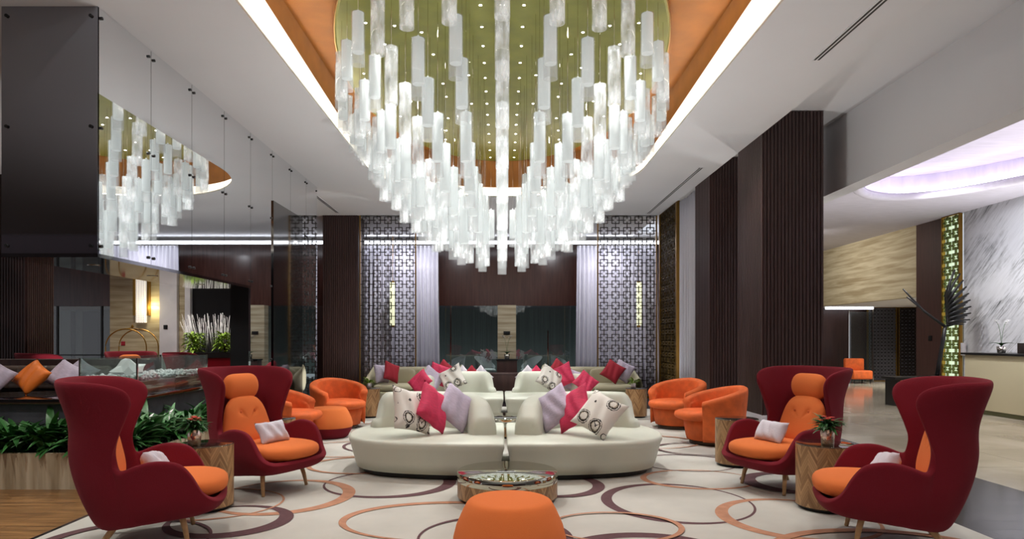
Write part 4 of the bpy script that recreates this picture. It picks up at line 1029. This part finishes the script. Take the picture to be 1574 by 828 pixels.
MB().box(-.75, .75, -.22, .22, 1.0, 1.12).obj('rim', M_black, t); MB().box(-.65, .65, -.2, .2, 0, 1.0).obj('box', mat('dark_red_lacquer', (110, 10, 24), .3), t)
for x, lab in ((-7.1, 'bright green shrub in the red planter nearer the luggage cart'), (-6.4, 'bright green shrub in the red planter nearer the mirror wall')):
    t = thing('green_shrub', lab, 'shrub', (x, 15.0, 1.12)); b = MB(); bush(b, 0, 0, 0, .26, .42, 260, .14, .03, int(-x*10)); b.obj('foliage', M_leafl, t)
    MB().tube([(0, 0, 0), (0, 0, .3)], .02).obj('stem', M_soil, t)
t = thing('glass_rod_sculpture', 'spray of fine pale rods behind the green shrubs', 'sculpture', (-6.75, 15.45, 1.1)); b = MB(); rn = random.Random(9)
for i in range(120):
    x = rn.uniform(-.8, .8); b.tube([(x*.8, 0, 0), (x+rn.uniform(-.1, .1), rn.uniform(-.1, .1), rn.uniform(.6, .95))], .004, 3)
b.obj('rods', M_petal, t); MB().box(-.7, .7, -.08, .08, -1.1, 0).obj('base', M_black, t)
for x, z, lab in ((-9.32, 1.32, 'small red alarm plate on the travertine wall'), (-8.2, 1.72, 'small dark switch plate on the pale pilaster')):
    o = MB().box(-.05, .05, -.012, 0, -.05, .05).obj('switch_plate', M_crimson if x < -9 else M_black, loc=(x, YB-.001 if x < -9 else YB-.151, z), bevel=.004); tag(o, lab, 'switch')
for i, (x, wd, h) in enumerate(((-12.0, .1, 2.2), (-11.5, .45, 2.2))):
    o = MB().box(-wd/2, wd/2, -.03, .03, 0, h).obj('dark_pillar_panel', M_fret, loc=(x, YB+2.2, 0)); struct(o)
struct(MB().box(-.33, .33, -.03, .03, 0, 1.55).obj('door_1', mat('grey_door', (80, 84, 84), .5), loc=(-10.55, YB+2.3, 0)))

# ------------------------------------------------------------------ window zone behind
wallbox('wall_window_pier', -.14, .42, 19.85, 20.2, 0.0, 2.47, M_travertine, 'narrow travertine pier in front of the back window')
t = thing('pedestal', 'dark square pedestal in front of the travertine pier', 'pedestal', (.14, 19.4, 0)); MB().box(-.3, .3, -.2, .2, .04, .8).obj('body', M_brownwood, t, bevel=.006); MB().box(-.32, .32, -.22, .22, .8, .84).obj('top', M_black, t)
MB().box(-.26, .26, -.17, .17, 0, .04).obj('plinth', M_black, t)
def orchid(x, y, z, label, s=1, lean=1):
    t = thing('potted_orchid', label, 'orchid', (x, y, z))
    MB().lathe([(.001, .002), (.07*s, 0), (.085*s, .14*s), (.08*s, .14*s), (.001, .12*s)], 20, cap=False).obj('pot', M_chrome, t)
    b = MB()
    for i in range(7): leaf(b, (0, 0, .13*s), i*.95, .24*s, .03*s, .5, .9)
    b.obj('foliage', M_leaf, t)
    for q in (-1, 1):
        P = [(q*.03*s*k/8+lean*.10*s*(k/8)**2*q, 0, .13*s+.55*s*math.sin(k/8*1.45)) for k in range(9)]
        st = MB().tube(P, .004*s, 5).obj('stem', M_leaf, t); f = MB()
        for k in (6, 7, 8):
            p = P[k]
            for a in range(5): leaf(f, (p[0], p[1]-.01, p[2]), a*1.257+q, .06*s, .02*s, .3, .5)
        f.obj('flower', M_petal, st)
orchid(.14, 19.4, .84, 'white orchid on the dark pedestal before the window pier', 1.0)
for x, z, w_, h_, lab in ((.14, 1.62, .2, .1, 'small dark sign plate on the travertine pier'),):
    tag(MB().box(-w_/2, w_/2, -.015, 0, -h_/2, h_/2).obj('sign_plate', M_black, loc=(x, 19.849, z), bevel=.003), lab, 'sign')
def lounge(x, y, rz, label):
    t = thing('lounge_chair', label, 'armchair', (x, y, 0), rz, 'grey lounge chairs behind the window')
    mg = mat('grey_shell', (205, 206, 210), .6)
    MB().grid(lambda u, v: (.36*math.sin((u-.5)*4.0)*(1+.15*v), .30*math.cos((u-.5)*4.0)*(1+.2*v), .38+.5*v*(1-.7*abs(u-.5)*2*abs(u-.5)*2)), 22, 8).obj('shell', mg, t)
    cushion_ellipsoid(.32, .32, .12, .40).obj('seat', mg, t)
    for sx in (-1, 1):
        for sy in (-1, 1): MB().tube([(sx*.15, sy*.15, .36), (sx*.26, sy*.26, 0)], .014).obj('leg', M_black, t)
lounge(-.55, 21.5, R(60), 'grey lounge chair behind the window beside the pedestal, hearth side')
lounge(-1.6, 21.8, R(-60), 'grey lounge chair behind the window beside the curtain, hearth side')
lounge(.95, 21.5, R(-60), 'grey lounge chair behind the window beside the pedestal, column side')
lounge(2.0, 22.0, R(60), 'grey lounge chair behind the window beside the curtain, column side')
for x, lab in ((-2.85, 'tall glowing lamp seen through the lattice screen beside the dark column'), (3.55, 'tall glowing lamp seen through the lattice screen beside the gold screen')):
    t = thing('wall_lamp', lab, 'wall lamp', (x*1.12, 18.9, 2.45)); MB().box(-.06, .06, -.06, .06, -.62, .62).obj('shade', mat('glowing_shade_warm', (250, 250, 215), emit=.55, ecol=(250, 252, 205)), t)
    MB().box(-.05, .05, .06, .08, -.68, .68).obj('bracket', M_gold, t); MB().tube([(0, .07, .6), (0, .07, 1.98)], .008).obj('rod', M_gold, t)

# ------------------------------------------------------------------ reception side
t = thing('reception_desk', 'long cream reception desk with a dark counter top before the mural', 'desk', (9.55, 10.6, 0))
MB().box(-.45, .4, -3.2, 2.2, .08, 1.12).obj('body', mat('cream_lacquer', (198, 190, 160), .35), t, bevel=.008)
MB().box(-.5, .45, -3.25, 2.25, 1.12, 1.16).obj('counter_top', M_black, t, bevel=.004)
MB().box(-.44, .4, -3.15, 2.15, 0, .08).obj('plinth', mat('olive_plinth', (70, 70, 40), .5), t)
MB().box(-.462, -.45, -1.25, -1.1, .08, 1.12).obj('dark_strip', M_brownwood, t)
orchid(9.4, 12.25, 1.16, 'white orchid in a metal pot on the reception desk', .9)
for y, s_, lab in ((11.65, 1, 'dark card stand on the reception desk nearer the orchid'), (11.35, 1.15, 'taller dark card stand on the reception desk')):
    tag(MB().box(-.05, .05, -.10, .10, 0, .19*s_).obj('card_stand', M_fret, loc=(9.35, y, 1.161), bevel=.004), lab, 'card stand')
o = MB().box(-.03, 0, -.09, .09, -.14, .14).obj('wall_phone', M_whitestone, loc=(10.46, 14.75, 1.2), bevel=.004); tag(o, 'small pale wall phone beside the glowing lattice panel', 'phone')
o = MB().box(-.02, 0, -.06, .06, -.06, .06).obj('switch_plate', M_black, loc=(10.499, 15.95, 1.45), bevel=.003); tag(o, 'small dark switch plate on the brown wood wall', 'switch')
t = thing('side_console', 'long dark console table beneath the palm sculpture', 'console', (9.1, 14.0, 0))
MB().box(-.8, .85, -.25, .25, .56, .62).obj('top', M_black, t, bevel=.005)
for x in (-.7, .75): MB().box(x-.03, x+.03, -.22, .22, 0, .56).obj('leg', M_black, t)
t = thing('palm_sculpture', 'black metal palm frond sculpture standing on the dark console', 'sculpture', (9.3, 14.0, .62))
def PS(x, y): return ((x-772)/1000*14-9.3, 0, EYE+(522-y)/1000*14-.62)
MB().lathe([(.16, 0), (.16, .02)], 24, PS(1440, 0)[0], 0).obj('foot', M_black, t)
MB().tube([PS(1440, 577), PS(1443, 560), PS(1450, 520), PS(1453, 500)], .045, 8, .035).obj('stem', M_black, t)
for i, (e, mid) in enumerate((((1388, 444), (1420, 478)), ((1394, 456), (1426, 482)))):
    MB().tube([PS(1453, 502), PS(*mid), PS(*e)], .034, 8, .016).obj('branch', M_black, t)
for i in range(26):
    u = i/25; ex = 1468+ 20*math.sin(u*2.2); ey = 414+84*u; bx = 1455+4*math.sin(u*3); by = 503-58*(1-u)
    p0 = Vector(PS(1454+2*u, 500-50*(1-u)*.9)); p1 = Vector(PS(ex, ey)); yo = .05*math.sin(i*2.1)
    MB().tube([p0, (p0+p1)/2+Vector((-.01, yo, .02)), p1+Vector((0, yo*2, 0))], .038, 6, .016).obj('frond', M_black, t)
# corridor door, shelves
t = thing('door_2', None, None, (11.75, 22.0, 0)); del t['label'], t['category']; t['kind'] = 'structure'
MB().box(-.02, .75, -.01, .01, 0, 2.35).obj('pane', M_pane, t); MB().box(-.05, -.02, -.03, .03, 0, 2.4).box(.75, .8, -.03, .03, 0, 2.5).obj('frame', M_chrome, t)
tag(MB().box(10.9, 12.5, 21.9, 21.96, 2.44, 2.52).obj('corridor_light_line', M_ledw), 'cool light line above the corridor glass door', 'light strip')
t = thing('corridor_armchair', 'small dark orange chair in the corridor doorway', 'armchair', (11.6, 21.2, 0))
MB().box(-.32, .32, -.3, .3, .14, .42).obj('seat', M_velvet, t, bevel=.05); MB().box(-.32, .32, .2, .34, .4, .8).obj('backrest', M_velvet, t, bevel=.05)
for x in (-.26, .26):
    for y in (-.24, .24): MB().tube([(x, y, .16), (x, y, 0)], .02).obj('leg', M_black, t)
for i, (x, y) in enumerate(((6.6, 16.8), (7.8, 16.0))):
    t = thing('ceiling_downlight', ['small recessed downlight in the reception ceiling nearer the column', 'small recessed downlight in the reception ceiling nearer the brown wall'][i], 'downlight', (x, y, 4.31))
    MB().lathe([(.05, -.006), (.05, -.012)], 20).obj('lens', M_dot, t); MB().lathe([(.05, 0), (.075, -.004), (.05, -.01)], 20, cap=False).obj('bezel', M_white, t)
